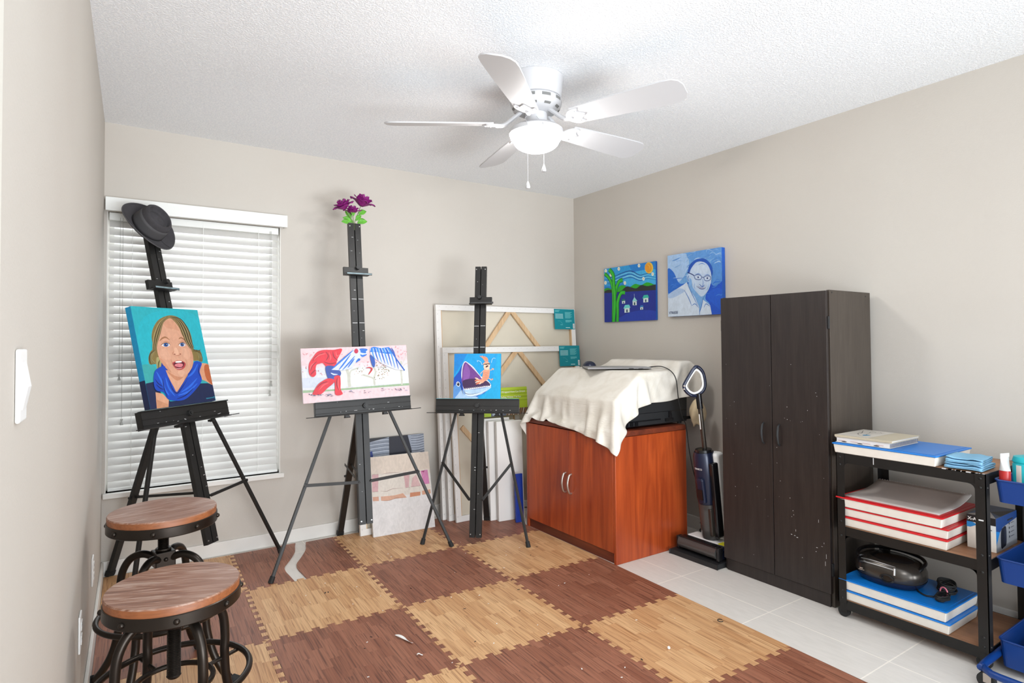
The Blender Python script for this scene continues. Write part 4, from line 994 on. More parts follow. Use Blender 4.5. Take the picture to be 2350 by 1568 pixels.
# two big ones seen from behind
t1 = stretched('stretched_canvas', 'largest stretched canvas seen from behind, teal label at top corner', 1.31, 1.55, .034, leanM(-1.352, -.155, zf, math.radians(3.9)), bars=(((.66, 1.53), (.25, 1.03)), ((.66, 1.53), (1.09, 1.03)), ((.2, .62), (.66, .08)), ((1.1, .62), (.66, .08))))
t2 = stretched('stretched_canvas', 'second stretched canvas seen from behind, lower, with teal label', 1.275, 1.235, .034, leanM(-1.327, -.205, zf, math.radians(4.4)), bars=(((.66, 1.215), (.30, .83)), ((.66, 1.215), (.99, .83)), ((.07, .74), (.40, .30)), ((1.2, .7), (.85, .3))))
def teal_label(t, x, z, w=.215, h=.170):
    s = MB(); s.box(x, x+w, -.0035, -.0015, z, z+h); lb = s.build('hang_label', pm('teal_card', rgb(0, 134, 146), .4), t)
    a = Art(w, h, step=.00005); wc = C_(120, 206, 208)
    for k in range(3): a.rect(.008, h-.012-.006*k, .05+.01*(k == 0), h-.0095-.006*k, wc)
    for k in range(4): a.rect(.01, h-.045-.011*k, .092, h-.041-.011*k, C_(190, 230, 230))
    for k in range(9): a.rect(.112, h-.028-.006*k, .112+.075-.02*((k*7) % 3)/2, h-.0255-.006*k, wc)
    for k in range(4): a.rect(.115, h-.095-.005*k, .112+.07-.02*(k == 3), h-.0925-.005*k, wc)
    a.stroke([(.035, h-.1), (.055, h-.1), (.085, h-.125)], .001, wc, False); a.rect(.06, h-.133, .085, h-.130, wc)
    a.rect(.115, .012, .16, .017, C_(190, 230, 230)); a.rect(w-.022, .006, w-.006, .048, C_(236, 238, 236))
    for k in range(7): a.rect(w-.019, .010+.005*k, w-.009, .012+.005*k, C_(30, 40, 40))
    o = a.build('label_print', lb, 'print'); o.location = (x, -.0036, z)
teal_label(t1, 1.088, 1.375); teal_label(t2, 1.065, 1.068)
# small stack in the second canvas' opening plus white edge-on canvases
t3 = stretched('stretched_canvas', 'narrow stretched canvas standing on end behind the right easel mast', .58, .80, .02, leanM(-1.30, -.265, zf, math.radians(5)), bars=(((.08, .66), (.36, .34)),))
for k, (x, w, hh, lab) in enumerate(((-1.085, .44, .715, 'white blank canvas, rearmost of the three upright beside the cabinet'), (-1.065, .42, .70, 'white blank canvas, middle one of the three beside the cabinet'), (-1.04, .17, .70, 'white blank canvas at the front of the three beside the cabinet'))):
    stretched('blank_canvas', lab, (.235, .215, .205)[k], hh, .030, TR((-1.118, -1.078, -1.040)[k], (-.318, -.362, -.412)[k], zf) @ RZ(math.radians(-6)) @ RX(math.radians(-3.)), back=False, group='white blank canvases by the cabinet')
mb = MB(); t = thing('blue_canvas', 'deep blue painted canvas edge squeezed against the cherry cabinet', 'canvas', M=leanM(-.952, -.50, zf, math.radians(3), -.05)); mb.col = C_(10, 50, 150); mb.box(0, .062, 0, .018, 0, .335); mb.build('canvas', MT['paint'], t, bevel=.002)
# green wrapped canvas pack standing behind the right easel tray
t = thing('canvas_pack', 'lime green shrink-wrapped canvas pack behind the right easel tray', 'package', M=TR(-1.11, -.292, .735) @ RZ(-.03) @ RX(math.radians(-4)))
mb = MB(); mb.box(0, .40, 0, .03, 0, .205); mb.build('wrapped_pack', MT['green_wrap'], t, bevel=.004)
a = Art(.40, .205, step=.00005)
for k in range(8): a.rect(0, .205-.012-.0125*k, .40, .205-.0095-.0125*k, C_(120, 142, 20) if k % 2 else C_(186, 204, 70))
a.rect(.0, 0, .08, .045, C_(150, 176, 40)); a.rect(.08, 0, .21, .05, C_(84, 92, 104)); a.poly([(.09, .01), (.13, .045), (.2, .03), (.16, .005)], C_(150, 160, 170)); a.rect(.21, 0, .40, .05, C_(96, 78, 66))
for k in range(9): a.stroke([(.21+.02*k, .0), (.225+.02*k, .05)], .005, C_(226, 214, 200) if k % 2 else C_(150, 104, 60), False)
a.build('pack_print', t, 'print', TR(0, -.0008, 0))
text_mesh('pack_text', 'Gallery Wrapped Have Can Dream', .0185, 'canvas_white', t, TR(.115, -.0014, .166) @ UP)
text_mesh('pack_text', 'Talk Is Selling Wishes 7 In Fun', .0185, 'canvas_white', t, TR(.115, -.0014, .128) @ UP)

# leaning canvases behind the middle easel
# striped dark painting
W6, H6 = .50, .612
A = Art(W6, H6)
A.rect(0, 0, W6, H6, C_(150, 158, 172))
for k in range(26):
    z = H6-.008-.0085*k; A.stroke([(.0, z-.012), (.1, z-.004), (.2, z), (.24, z-.003)], .0042, [C_(96, 104, 118), C_(186, 192, 204), C_(120, 128, 142)][k % 3]); A.stroke([(.4, z), (.45, z-.003), (.5, z+.004)], .004, [C_(104, 110, 122), C_(176, 182, 194)][k % 2])
A.poly([(.235, H6), (.375, H6), (.40, H6-.1), (.41, .3), (.23, .3)], C_(26, 28, 42), False); A.poly([(0, H6), (.235, H6), (0.06, H6-.03), (0, H6-.045)], C_(26, 28, 36), False)
A.poly([(.0, H6-.11), (.11, H6-.085), (.125, H6-.2), (0, H6-.2)], C_(28, 54, 130), False)
canvas('painting', 'grey, black and blue striped canvas peeking above the pale pink one', W6, H6, .018, leanM(-1.94, -.085, zf, math.radians(5.5)), A, side=C_(40, 44, 56), group='canvases behind the middle easel')
t = stretched('stretched_canvas', 'white canvas frame showing past the mast foot of the middle easel', .45, .50, .03, leanM(-1.957, -.165, zf, math.radians(7), -.03), bars=(), group='canvases behind the middle easel')
W7, H7 = .432, .512
A = Art(W7, H7, [(-165, 420), (975, 310), (1025, 1355), (228, 1495)])
A.map = homog([(-60, 410), (975, 310), (1025, 1355), (228, 1495)], W7, H7) if False else homog([(150, 388), (975, 310), (1025, 1355), (228, 1495)], W7, H7)
A.rect(-200, 100, 1200, 1700, C_(228, 224, 222))
A.poly([(100, 300), (1000, 250), (1000, 620), (600, 700), (150, 650)], C_(226, 210, 194), False)
A.poly([(160, 640), (980, 560), (990, 900), (200, 960)], C_(226, 216, 204), False)
for P_, c in (([(205, 640), (295, 632), (288, 872), (210, 878)], C_(216, 170, 172)), ([(632, 608), (716, 600), (700, 815), (655, 825)], C_(214, 172, 172)), ([(750, 690), (800, 640), (860, 800), (730, 812)], C_(218, 180, 178)), ([(862, 590), (955, 572), (975, 770), (900, 780)], C_(210, 130, 176)), ([(215, 950), (295, 945), (300, 1005), (218, 1008)], C_(214, 160, 134)), ([(325, 945), (500, 930), (620, 900), (670, 960), (520, 975), (400, 1005), (328, 1000)], C_(214, 164, 136)), ([(715, 895), (850, 880), (850, 932), (710, 955)], C_(208, 138, 100)), ([(872, 870), (980, 850), (985, 905), (875, 925)], C_(214, 160, 130))):
    A.poly(P_, c, False)
for q in ([(205, 636), (295, 628)], [(330, 632), (450, 612), (600, 606)], [(318, 865), (400, 872), (480, 840), (625, 828)], [(212, 880), (290, 874)], [(328, 1002), (430, 1000), (540, 965), (670, 960)], [(660, 826), (712, 820)], [(730, 814), (850, 798)]): A.stroke(q, .0025, C_(150, 110, 100), taper=True)
A.poly([(870, 590), (920, 585), (900, 612)], C_(160, 60, 110), False)
canvas('painting', 'pale pink unfinished painting leaning on the back wall behind easel legs', W7, H7, .026, leanM(-1.893, -.232, zf, math.radians(14), -.055), A, side=C_(234, 232, 228), group='canvases behind the middle easel')

# ------------------------------------------------------------------ cherry cabinet
CX0, CX1, CY0, CY1, CZ = -.916, -.315, -1.465, -.578, .752
cab = thing('storage_cabinet', 'cherry red two-door cabinet with curved silver handles', 'cabinet', (CX1, CY0, 0))
def wb(name, box, mat, parent=cab, bevel=.0015, **k):
    m = MB(); m.box(*box); return m.build(name, MT[mat] if isinstance(mat, str) else mat, parent, bevel=bevel, world=True, **k)
wb('side_panel', (CX0, CX1, CY0, CY0+.018, 0.0005, CZ-.032), 'cabinet'); wb('side_panel', (CX0, CX1, CY1-.018, CY1, .0005, CZ-.032), 'cabinet')
wb('top_panel', (CX0-.004, CX1, CY0-.003, CY1+.003, CZ-.03, CZ), 'cabinet_dark', bevel=.003)
wb('back_panel', (CX1-.01, CX1-.001, CY0+.019, CY1-.019, .06, CZ-.034), 'cabinet')
wb('toe_kick', (CX0+.012, CX0+.03, CY0+.019, CY1-.019, .0005, .058), 'cabinet_dark')
wb('bottom_shelf', (CX0+.03, CX1-.011, CY0+.019, CY1-.019, .06, .078), 'cabinet')
ym = -1.04
for a, b_, hy in ((CY0+.021, ym-.0015, ym-.028), (ym+.0015, CY1-.021, ym+.028)):
    d = wb('door', (CX0-.0005, CX0+.017, a, b_, .062, CZ-.036), 'cabinet')
    m = MB(); m.tube(catmull([(CX0, hy, .325), (CX0-.02, hy, .335), (CX0-.032, hy, .385), (CX0-.02, hy, .435), (CX0, hy, .445)], 6), [.0065]*25, 10)
    h = m.build('handle', MT['silver'], d, smooth=True, world=cab)

# big printer on the cabinet, mostly hidden
PY0, PY1 = -1.425, -.625
pr = thing('printer', 'large black printer under the white sheet on the cherry cabinet', 'printer', (-.55, PY0, CZ))
prof = [(-.255, .765), (-.865, .765), (-.87, .80), (-.865, .925), (-.66, 1.082), (-.30, 1.082), (-.25, 1.05)]
m = MB(); m.T = Matrix(((1, 0, 0, 0), (0, 0, -1, 0), (0, 1, 0, 0), (0, 0, 0, 1)))
m.prism([(x, z) for x, z in prof], -PY1, -PY0); m.build('printer_body', MT['matte_black'], pr, world=True, bevel=.006)
m = MB(); m.box(-.315, -.20, PY0+.0, PY1-.15, 1.0825, 1.135); m.build('scanner_lid', MT['matte_black'], pr, world=True, bevel=.012)
for y in (-1.40, -.65):
    for x in (-.82, -.3): m = MB(); m.cyl((x, y, CZ+.0005), (x, y, .765), .014, n=12); m.build('rubber_foot', MT['rubber'], pr, world=True)
m = MB()
m.box(-.86, -.26, PY0-.0008, PY0, .838, .841); m.box(-.80, -.50, PY0-.004, PY0, .792, .799)
for x in (-.80, -.76, -.72): m.box(x, x+.022, PY0-.008, PY0, .770, .792)
for x in (-.46, -.30): m.box(x, x+.07, PY0-.008, PY0, .778, .797)
m.box(-.43, -.41, PY0-.012, PY0, .80, .84)
m.build('side_trim', MT['gloss_black'], pr, world=True)

# sheet: a small position-based cloth simulation dropped over printer and cabinet
def planes_box(x0, x1, y0, y1, z0, z1): return [((1, 0, 0), x1), ((-1, 0, 0), -x0), ((0, 1, 0), y1), ((0, -1, 0), -y0), ((0, 0, 1), z1), ((0, 0, -1), -z0)]
nsl = (-.1570, .2050); nl = math.hypot(*nsl)
nsx, nsz = -.157/nl, .205/nl     # outward normal of the sloped front
shapes = [planes_box(CX0-.004, CX1, CY0-.003, CY1+.003, 0, CZ),
          [((-1, 0, 0), .87), ((1, 0, 0), -.25), ((0, -1, 0), -PY0), ((0, 1, 0), PY1), ((0, 0, 1), 1.082), ((nsx, 0, nsz), nsx*-.66+nsz*1.082), ((0, 0, -1), -.7)],
          planes_box(-.315, -.20, PY0, PY1-.15, 1.0, 1.140)]
def drape():
    nx, ny = 62, 84
    # flat sheet coordinates: a toward the front, b along y
    ax0, ax1 = -1.125, -.10      # x extents before falling
    by0, by1 = -1.605, -.27
    X, Y = np.meshgrid(np.linspace(ax0, ax1, nx), np.linspace(by0, by1, ny), indexing='ij')
    ca, sa = math.cos(SHEET_ROT), math.sin(SHEET_ROT); cx, cy = -.55, -1.0
    Xr = cx+(X-cx)*ca-(Y-cy)*sa; Yr = cy+(X-cx)*sa+(Y-cy)*ca
    P = np.stack([Xr, Yr, np.full_like(X, 1.16)], -1)
    rr_ = np.random.RandomState(3); P[..., 2] += rr_.rand(nx, ny)*.004
    hx = (ax1-ax0)/(nx-1); hy = (by1-by0)/(ny-1); hd = math.hypot(hx, hy)
    prev = P.copy(); Vv = np.zeros_like(P)
    def con(A_, B_, L, k=1.):
        d = B_-A_; ln = np.sqrt((d*d).sum(-1, keepdims=True))+1e-9
        c = d*((ln-L)/ln*.5*k); A_ += c; B_ -= c
    S = [np.array([p for p, _ in sh], float) for sh in shapes]; D = [np.array([d for _, d in sh], float) for sh in shapes]
    for st in range(260):
        prev[:] = P
        Vv[..., 2] -= 9.8*.012; Vv *= .97; P += Vv*.012
        for it in range(14):
            for o in (0, 1):
                con(P[o:-1:2, :], P[o+1::2, :][:P[o:-1:2].shape[0]], hx)
                con(P[:, o:-1:2], P[:, o+1::2][:, :P[:, o:-1:2].shape[1]], hy)
            for o in (0, 1):
                a_ = P[o:-1:2, :-1]; n_ = a_.shape[0]; con(a_, P[o+1::2, 1:][:n_], hd, .45)
                a_ = P[o:-1:2, 1:]; con(a_, P[o+1::2, :-1][:n_], hd, .45)
            for o in (0, 1, 2, 3):
                a_ = P[o:-2:4, :]; con(a_, P[o+2::4, :][:a_.shape[0]], 2*hx, .4)
                a_ = P[:, o:-2:4]; con(a_, P[:, o+2::4][:, :a_.shape[1]], 2*hy, .4)
            for n_, d_ in zip(S, D):
                sd = np.einsum('ijk,lk->ijl', P, n_)-d_
                w = sd.argmax(-1); mx = np.take_along_axis(sd, w[..., None], -1)[..., 0]
                hit = mx < .007
                push = (.007-mx)[..., None]*n_[w]
                P[hit] += push[hit]
                dd = P-prev; nn = n_[w]; tg = dd-(dd*nn).sum(-1, keepdims=True)*nn
                P[hit] -= tg[hit]*.65
            P[..., 0] = np.minimum(P[..., 0], -.02); P[..., 2] = np.maximum(P[..., 2], .02)
        Vv = (P-prev)/.012
        sp = np.sqrt((Vv*Vv).sum(-1, keepdims=True)); Vv *= np.minimum(1, 2.5/(sp+1e-9))
    return P
SHEET_ROT = -.08
P = drape(); nx, ny = P.shape[:2]
m = MB(); m.add([tuple(P[i, j]) for i in range(nx) for j in range(ny)], [(i*ny+j, (i+1)*ny+j, (i+1)*ny+j+1, i*ny+j+1) for i in range(nx-1) for j in range(ny-1)])
sheet = m.build('sheet', MT['cotton'], None, smooth=False, solid=.0022, sub=1)
for p in sheet.data.polygons: p.use_smooth = True
tag(sheet, 'white cotton sheet draped over the printer on the cherry cabinet', 'sheet')

# laptop and mouse on the sheet
lap = thing('laptop', 'closed silver laptop lying on the white sheet', 'laptop', (-.530, -1.07, 1.0975), math.radians(-33))
m = MB(); m.box(-.205, .205, -.13, .13, .0, .0055); m.build('base', MT['laptop'], lap, bevel=.003)
m = MB(); m.box(-.205, .205, -.13, .13, .006, .0105); m.build('lid', MT['laptop'], lap, bevel=.003)
m = MB(); m.box(.12, .15, -.1305, -.1299, .0015, .0045); m.box(.06, .09, -.1305, -.1299, .0015, .0045); m.build('ports', MT['gloss_black'], lap)
ms = thing('headset_pad', 'dark navy rounded dome lying behind the laptop on the sheet', 'mouse', (-.560, -.835, 1.097), 0)
ms.name = 'computer_mouse'; m = MB(); m.sph((0, 0, .004), .05, 20, 10, (.9, 1.1, .8)); m.build('shell', MT['navy'], ms, smooth=True)
m = MB(); m.box(-.002, .002, -.02, .02, .0405, .0425); m.build('scroll_wheel', MT['gloss_black'], ms)
m = MB(); m.tube(catmull([(-.362, -1.19, 1.103), (-.40, -1.36, 1.112), (-.45, -1.50, 1.06), (-.42, -1.50, .92), (-.36, -1.478, .80), (-.325, -1.475, .745), (-.30, -1.475, .60), (-.28, -1.49, .46), (-.25, -1.52, .30), (-.22, -1.52, .04)], 8), .003, 6)
tag(m.build('power_cord', MT['rubber'], smooth=True), 'thin black cord hanging from the laptop down beside the cabinet', 'cord')
# tan cloth bag hanging at the back right of the printer
m = MB()
def bagf(u, v):
    a = -PI*.5+PI*1.0*u; r = .04+.035*math.sin(PI*v)+.006*math.sin(9*u+7*v); return (-.235+r*.9*math.cos(a)+.03, -1.455+(-r*math.sin(a))*.55-.02*math.sin(PI*v), .885-.15*v+.012*math.sin(6*u))
def bagf(u, v):
    t = 2*PI*u; r = (.028+.030*math.sin(PI*min(1, v*1.05)))*(1+.12*math.sin(3*t+5*v)); return (-.215+r*1.15*math.cos(t), -1.475+r*.6*math.sin(t), .90-.16*v+.01*math.sin(2*t))
m.grid(bagf, 28, 12); tag(m.build('cloth_pouch', MT['brown_paper'], smooth=True, solid=.002), 'crumpled tan fabric pouch hanging below the sheet behind the printer', 'bag')
# cable tangle on the floor behind the cabinet
m = MB(); rr = random.Random(8)
for k in range(7):
    c = Vector((-.20+rr.uniform(-.04, .04), -1.54+rr.uniform(-.03, .03), .02+.018*k)); pts = []
    for q in range(12):
        t = 2*PI*q/12; pts.append(c+Vector((math.cos(t)*rr.uniform(.05, .08), math.sin(t)*rr.uniform(.03, .05), rr.uniform(-.01, .015))))
    m.tube(catmull(pts, 4, True), .0045, 6, True)
tag(m.build('cable_tangle', MT['rubber'], smooth=True), 'tangle of black cables on the floor behind the upright vacuum', 'cables')

# ------------------------------------------------------------------ upright vacuum on its charging tray
vac = thing('floor_washer', 'navy and white upright floor washer standing between cabinet and wardrobe', 'vacuum', (-.38, -1.67, .0))
def vm(): return MB()
def W_(m, name, mat, par=vac, **k): return m.build(name, MT[mat], par, world=True, **k)
# charging tray is a separate thing
tray = MB(); tray.prism([tuple(p)[:2] for p in catmull([(-.50, -1.50, 0), (-.51, -1.53, 0), (-.505, -1.81, 0), (-.49, -1.83, 0), (-.30, -1.83, 0), (-.27, -1.80, 0), (-.27, -1.53, 0), (-.30, -1.50, 0)], 4, True)], .0005, .028)
tag(tray.build('charging_tray', MT['matte_black'], bevel=.004), 'black charging tray on the tiles under the floor washer', 'tray')
m = vm(); m.cyl((-.452, -1.535, .072), (-.452, -1.80, .072), .034, n=20); roll = W_(m, 'roller_window', 'smoke', smooth=True)
m = vm(); m.box(-.44, -.29, -1.52, -1.815, .029, .10) if False else m.box(-.44, -.29, -1.815, -1.52, .03, .098); W_(m, 'floor_head', 'navy', bevel=.014, seg=3)
m = vm(); m.box(-.475, -.435, -1.82, -1.80, .032, .108); m.box(-.475, -.435, -1.535, -1.515, .032, .108); m.box(-.47, -.42, -1.80, -1.535, .098, .110); W_(m, 'roller_cover', 'gloss_black', bevel=.006)
m = vm(); m.box(-.40, -.31, -1.80, -1.54, .0985, .107); W_(m, 'white_strip', 'white_gloss', bevel=.004)
m = vm(); m.box(-.41, -.36, -1.812, -1.765, .1075, .112); W_(m, 'yellow_release', 'yellow', bevel=.002)
# leaning body: axis from base to handle
p0 = Vector((-.345, -1.672, .10)); p1 = Vector((-.438, -1.662, 1.0)); ax = (p1-p0).normalized()
xx = Vector((1, 0, 0)); xx = (xx-ax*xx.dot(ax)).normalized(); yy = ax.cross(xx)
BM = frame(p0, xx, yy, ax)
def bm(): q = MB(); q.T = BM; return q
m = bm(); m.tube([(0, 0, -.03), (0, 0, .02)], .045, 16); W_(m, 'neck_joint', 'matte_black', smooth=True)
m = bm(); m.lathe([(0, .01), (.050, .01), (.055, .03), (.057, .22), (.0, .22)], 28); W_(m, 'dirty_water_tank', 'smoke', smooth=True)
m = bm(); m.lathe([(0, .222), (.058, .222), (.064, .26), (.066, .40), (.064, .50), (.058, .525), (0, .525)], 32, 1, .95); body = W_(m, 'motor_body', 'navy', smooth=True)
m = bm(); m.lathe([(0, .5255), (.050, .5255), (.047, .540), (0, .545)], 28); W_(m, 'control_panel', 'gloss_black', smooth=True)
m = bm(); m.T = BM @ TR(-.064, -.016, .31) @ RY(-.04); m.box(-.018, .012, -.026, .026, -.075, .075); lt = W_(m, 'tank_latch', 'navy', bevel=.014, seg=3)
m = bm(); m.T = BM @ TR(-.080, -.016, .29); m.box(-.006, .0, -.018, .018, -.03, .03); m.build('latch_slot', MT['gloss_black'], vac, world=True)
m = bm(); m.T = BM @ TR(.045, -.040, .0); m.box(-.04, .035, -.045, .025, .04, .52); W_(m, 'clean_water_tank', 'white_gloss', bevel=.02, seg=4)
m = bm(); m.T = BM @ TR(.0, -.063, .0); m.box(-.035, .02, -.02, .012, .03, .47); W_(m, 'side_spine', 'gloss_black', bevel=.01, seg=3)
m = bm(); m.T = BM @ TR(-.020, -.052, .0); m.prism([(-.03, .0), (.0, -.012), (.02, .0), (.02, .01), (-.03, .02)], .04, .20); W_(m, 'tank_window', 'gunmetal', bevel=.004)
m = bm(); m.tube([(0.012, 0, .53), (.004, 0, .80)], .0135, 14); W_(m, 'pole', 'gunmetal', smooth=True)
m = bm(); m.tube([(.004, 0, .78), (.0, 0, .87)], .0175, 14); W_(m, 'pole_collar', 'gloss_black', smooth=True)
loop = [(.005, .865), (.045, .90), (.058, .955), (.047, 1.04), (.010, 1.085), (-.02, 1.07), (-.085, .98), (-.105, .935), (-.080, .885), (-.040, .858)]
lp = catmull([(x, 0, z) for x, z in loop], 5, True)
cz = Vector((-.02, 0, .96))
# loop drawn in the plane that faces the room
HM = BM @ TR(0, 0, .865) @ RZ(math.radians(-28)) @ Matrix.Diagonal((.80, .8, .74, 1)) @ TR(0, 0, -.865)
m = MB(); m.T = HM; m.tube(lp, .0125, 10, True); W_(m, 'handle_loop', 'navy', smooth=True)
m = MB(); m.T = HM; m.tube([cz+(Vector(q)-cz)*.80 for q in lp], .0085, 8, True); W_(m, 'handle_inner_ring', 'white_gloss', smooth=True)
m = MB(); m.T = HM; m.sph((-.104, -.006, .945), .010, 10, 6); m.sph((-.107, -.006, .92), .009, 10, 6); W_(m, 'button', 'silver', smooth=True)
ta = text_mesh('logo', 'TINECO', .0145, 'white_gloss', vac, I4(), sx=1.05)
lm = vac.matrix_basis.inverted() @ BM @ TR(-.066, .0, .43) @ RZ(-PI/2-.0) @ TR(-.022, 0, 0) @ UP
ta.matrix_basis = lm
m = MB(); m.T = BM @ TR(-.0135, -.004, .66); m.box(-.001, .0, -.003, .003, 0, .09); m.build('pole_mark', MT['white_gloss'], vac, world=True)

# ------------------------------------------------------------------ dark wardrobe
WY0, WY1, WXF, WZ = -2.446, -1.838, -.455, 1.518
wd = thing('wardrobe', 'tall dark brown two-door wardrobe with scuffed doors', 'wardrobe', (-.25, WY0, 0))
def ww(name, box, mat, bevel=.0015, par=wd):
    m = MB(); m.box(*box); o = m.build(name, MT[mat], wd, bevel=bevel, world=True); return o
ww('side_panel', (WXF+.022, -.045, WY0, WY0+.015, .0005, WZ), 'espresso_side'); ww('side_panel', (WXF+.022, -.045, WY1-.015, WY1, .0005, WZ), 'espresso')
ww('top_panel', (WXF+.024, -.045, WY0+.0155, WY1-.0155, WZ-.018, WZ-.002), 'espresso'); ww('back_panel', (-.051, -.045, WY0+.0155, WY1-.0155, .02, WZ-.02), 'espresso')
ww('toe_kick', (WXF+.012, WXF+.022, WY0+.0155, WY1-.0155, .0005, .062), 'espresso'); ww('bottom_panel', (WXF+.024, -.052, WY0+.0155, WY1-.0155, .063, .078), 'espresso')
wm = -2.148
for a, b_, hy in ((WY0+.006, wm-.0018, wm-.042), (wm+.0018, WY1-.004, wm+.048)):
    d = ww('door', (WXF, WXF+.018, a, b_, .067, WZ-.004), 'espresso')
    m = MB(); m.tube(catmull([(WXF-.001, hy, .735), (WXF-.016, hy, .75), (WXF-.024, hy, .79), (WXF-.016, hy, .83), (WXF-.001, hy, .845)], 6), [.003+.0035*math.sin(PI*k/24) for k in range(25)], 8)
    h = m.build('handle', MT['matte_black'], d, smooth=True, world=wd)
    for z in (.18, 1.36):
        e = a if hy < wm else b_
        sg = -1 if hy < wm else 1
        m = MB(); m.box(WXF+.008, WXF+.02, e+sg*.0, e+sg*.007, z-.03, z+.03) if sg > 0 else m.box(WXF+.008, WXF+.02, e-.007, e, z-.03, z+.03)
        h = m.build('hinge', MT['matte_black'], d, bevel=.001, world=wd)
m = MB(); rr = random.Random(2)
for (y, z, sw, sh_) in [(-2.245, .30, .012, .003), (-2.262, .298, .010, .003), (-2.275, .292, .012, .004), (-2.268, .325, .002, .014), (-2.24, .48, .003, .006), (-2.255, .42, .004, .004), (-2.258, .40, .003, .005), (-2.375, .27, .012, .003), (-2.40, .282, .012, .0015), (-2.41, .30, .002, .01), (-2.37, .25, .005, .004), (-2.30, .20, .004, .004), (-2.385, .40, .002, .02), (-2.42, .24, .002, .03), (-2.415, .205, .002, .03)]:
    m.box(WXF-.0006, WXF-.0001, y-sw*.3, y+sw*.3, z-sh_*.35, z+sh_*.35)
for k in range(34):
    y = rr.uniform(-2.43, -1.87); z = rr.uniform(.1, 1.2) if k % 2 else rr.uniform(.3, .95); q = rr.uniform(.0010, .0026)
    if abs(y-wm) < .01: continue
    m.box(WXF-.0006, WXF-.0001, y-q/2, y+q/2, z-q/2, z+q/2)
m.build('paint_scuffs', MT['paint_fleck'], wd, world=True)['kind'] = 'stuff'
m = MB()
for q in ((-.41, WZ-.012), (-.09, WZ-.02)): m.cyl((q[0], WY0-.0008, q[1]), (q[0], WY0+.001, q[1]), .004, n=8)
m.build('cam_screw', MT['matte_black'], wd, world=True)

# ------------------------------------------------------------------ black shelf cart
KX0, KX1, KY0, KY1, KT = -.497, -.075, -3.070, -2.497, .755
cart = thing('shelf_cart', 'black metal rolling cart with three wooden shelves beside the wardrobe', 'cart', (-.28, -2.78, 0))
def kb(name, boxes, mat, bevel=.0015, par=None):
    m = MB()
    for b in boxes: m.box(*b)
    return m.build(name, MT[mat], par or cart, bevel=bevel, world=cart)
PW = .036
for x, sx in ((KX0, 1), (KX1, -1)):
    for y, sy in ((KY0, 1), (KY1, -1)):
        b1 = (min(x, x+sx*.003), max(x, x+sx*.003), min(y, y+sy*PW), max(y, y+sy*PW), .068, KT-.002)
        b2 = (min(x, x+sx*PW), max(x, x+sx*PW), min(y, y+sy*.003), max(y, y+sy*.003), .068, KT-.002)
        p = kb('post', [b1, b2], 'black_metal', 0)
        for z in (.09, .125, .375, .44, .70, .735):
            m = MB(); m.sph((x-sx*.0005, y+sy*PW*.5, z), .0055, 10, 6, (.6, 1, 1)); m.build('rivet', MT['black_metal'], p, smooth=True, world=cart)
            if z in (.09, .44, .70):
                m = MB(); m.sph((x+sx*PW*.5, y, z), .0055, 10, 6, (1, .6, 1)); m.build('rivet', MT['black_metal'], p, smooth=True, world=cart)
for zt, nm in ((.752, 'top'), (.418, 'mid'), (.082, 'low')):
    hh = .042
    kb('shelf_frame', [(KX0+.0035, KX0+.0065, KY0+.004, KY1-.004, zt-hh, zt), (KX1-.0065, KX1-.0035, KY0+.004, KY1-.004, zt-hh, zt), (KX0+.007, KX1-.007, KY0+.0035, KY0+.0065, zt-hh, zt), (KX0+.007, KX1-.007, KY1-.0065, KY1-.0035, zt-hh, zt)], 'black_metal', 0)
    kb('shelf_board', [(KX0+.007, KX1-.007, KY0+.007, KY1-.007, zt-.016, zt)], 'cart_wood', .001)
# corner gussets (rounded inner corners)
def gus(y, s, z, up):
    P_ = [(0, 0)]+[(.022-.022*math.cos(t), .022-.022*math.sin(t)) for t in [PI/2*k/6 for k in range(7)]]
    return [(y+s*a, z+up*b) for a, b in P_]
m = MB()
for y, s in ((KY0+PW, 1), (KY1-PW, -1)):
    for z, u in ((.752-.042, -1), (.418-.042, -1), (.418, 1) if False else (.418-.042, -1)):
        g = gus(y, s, z, u); m.T = Matrix(((0, 0, 1, 0), (1, 0, 0, 0), (0, 1, 0, 0), (0, 0, 0, 1))); m.prism(g, KX0+.0005, KX0+.003)
m.build('corner_gusset', MT['black_metal'], cart, world=True)
m = MB(); rr = random.Random(3)
for k in range(16):
    y = rr.uniform(-3.06, -2.93); m.box(KX0+.0025, KX0+.012, y-.006, y+.008, .7505, .7535)
m.box(KX0+.0028, KX0+.0034, -2.6615, -2.6585, .722, .752); m.box(KX0-.0008, KX0-.0001, KY0+.010, KY0+.026, .572, .577)
m.build('paint_chips', MT['paint_fleck'], cart, world=True)['kind'] = 'stuff'
for x in (KX0+.02, KX1-.02):
    for y in (KY0+.02, KY1-.02):
        m = MB(); m.cyl((x, y, .068), (x, y, .058), .018, n=12); m.box(x-.014, x-.011, y-.014, y+.014, .022, .060); m.box(x+.011, x+.014, y-.014, y+.014, .022, .060); m.box(x-.014, x+.014, y-.014, y+.014, .056, .060)
        c = m.build('caster', MT['black_metal'], cart, bevel=.001, world=True)
        m = MB(); m.cyl((x-.009, y+.004, .0255), (x+.009, y+.004, .0255), .025, n=22); m.build('wheel', MT['rubber'], c, smooth=True, world=cart)

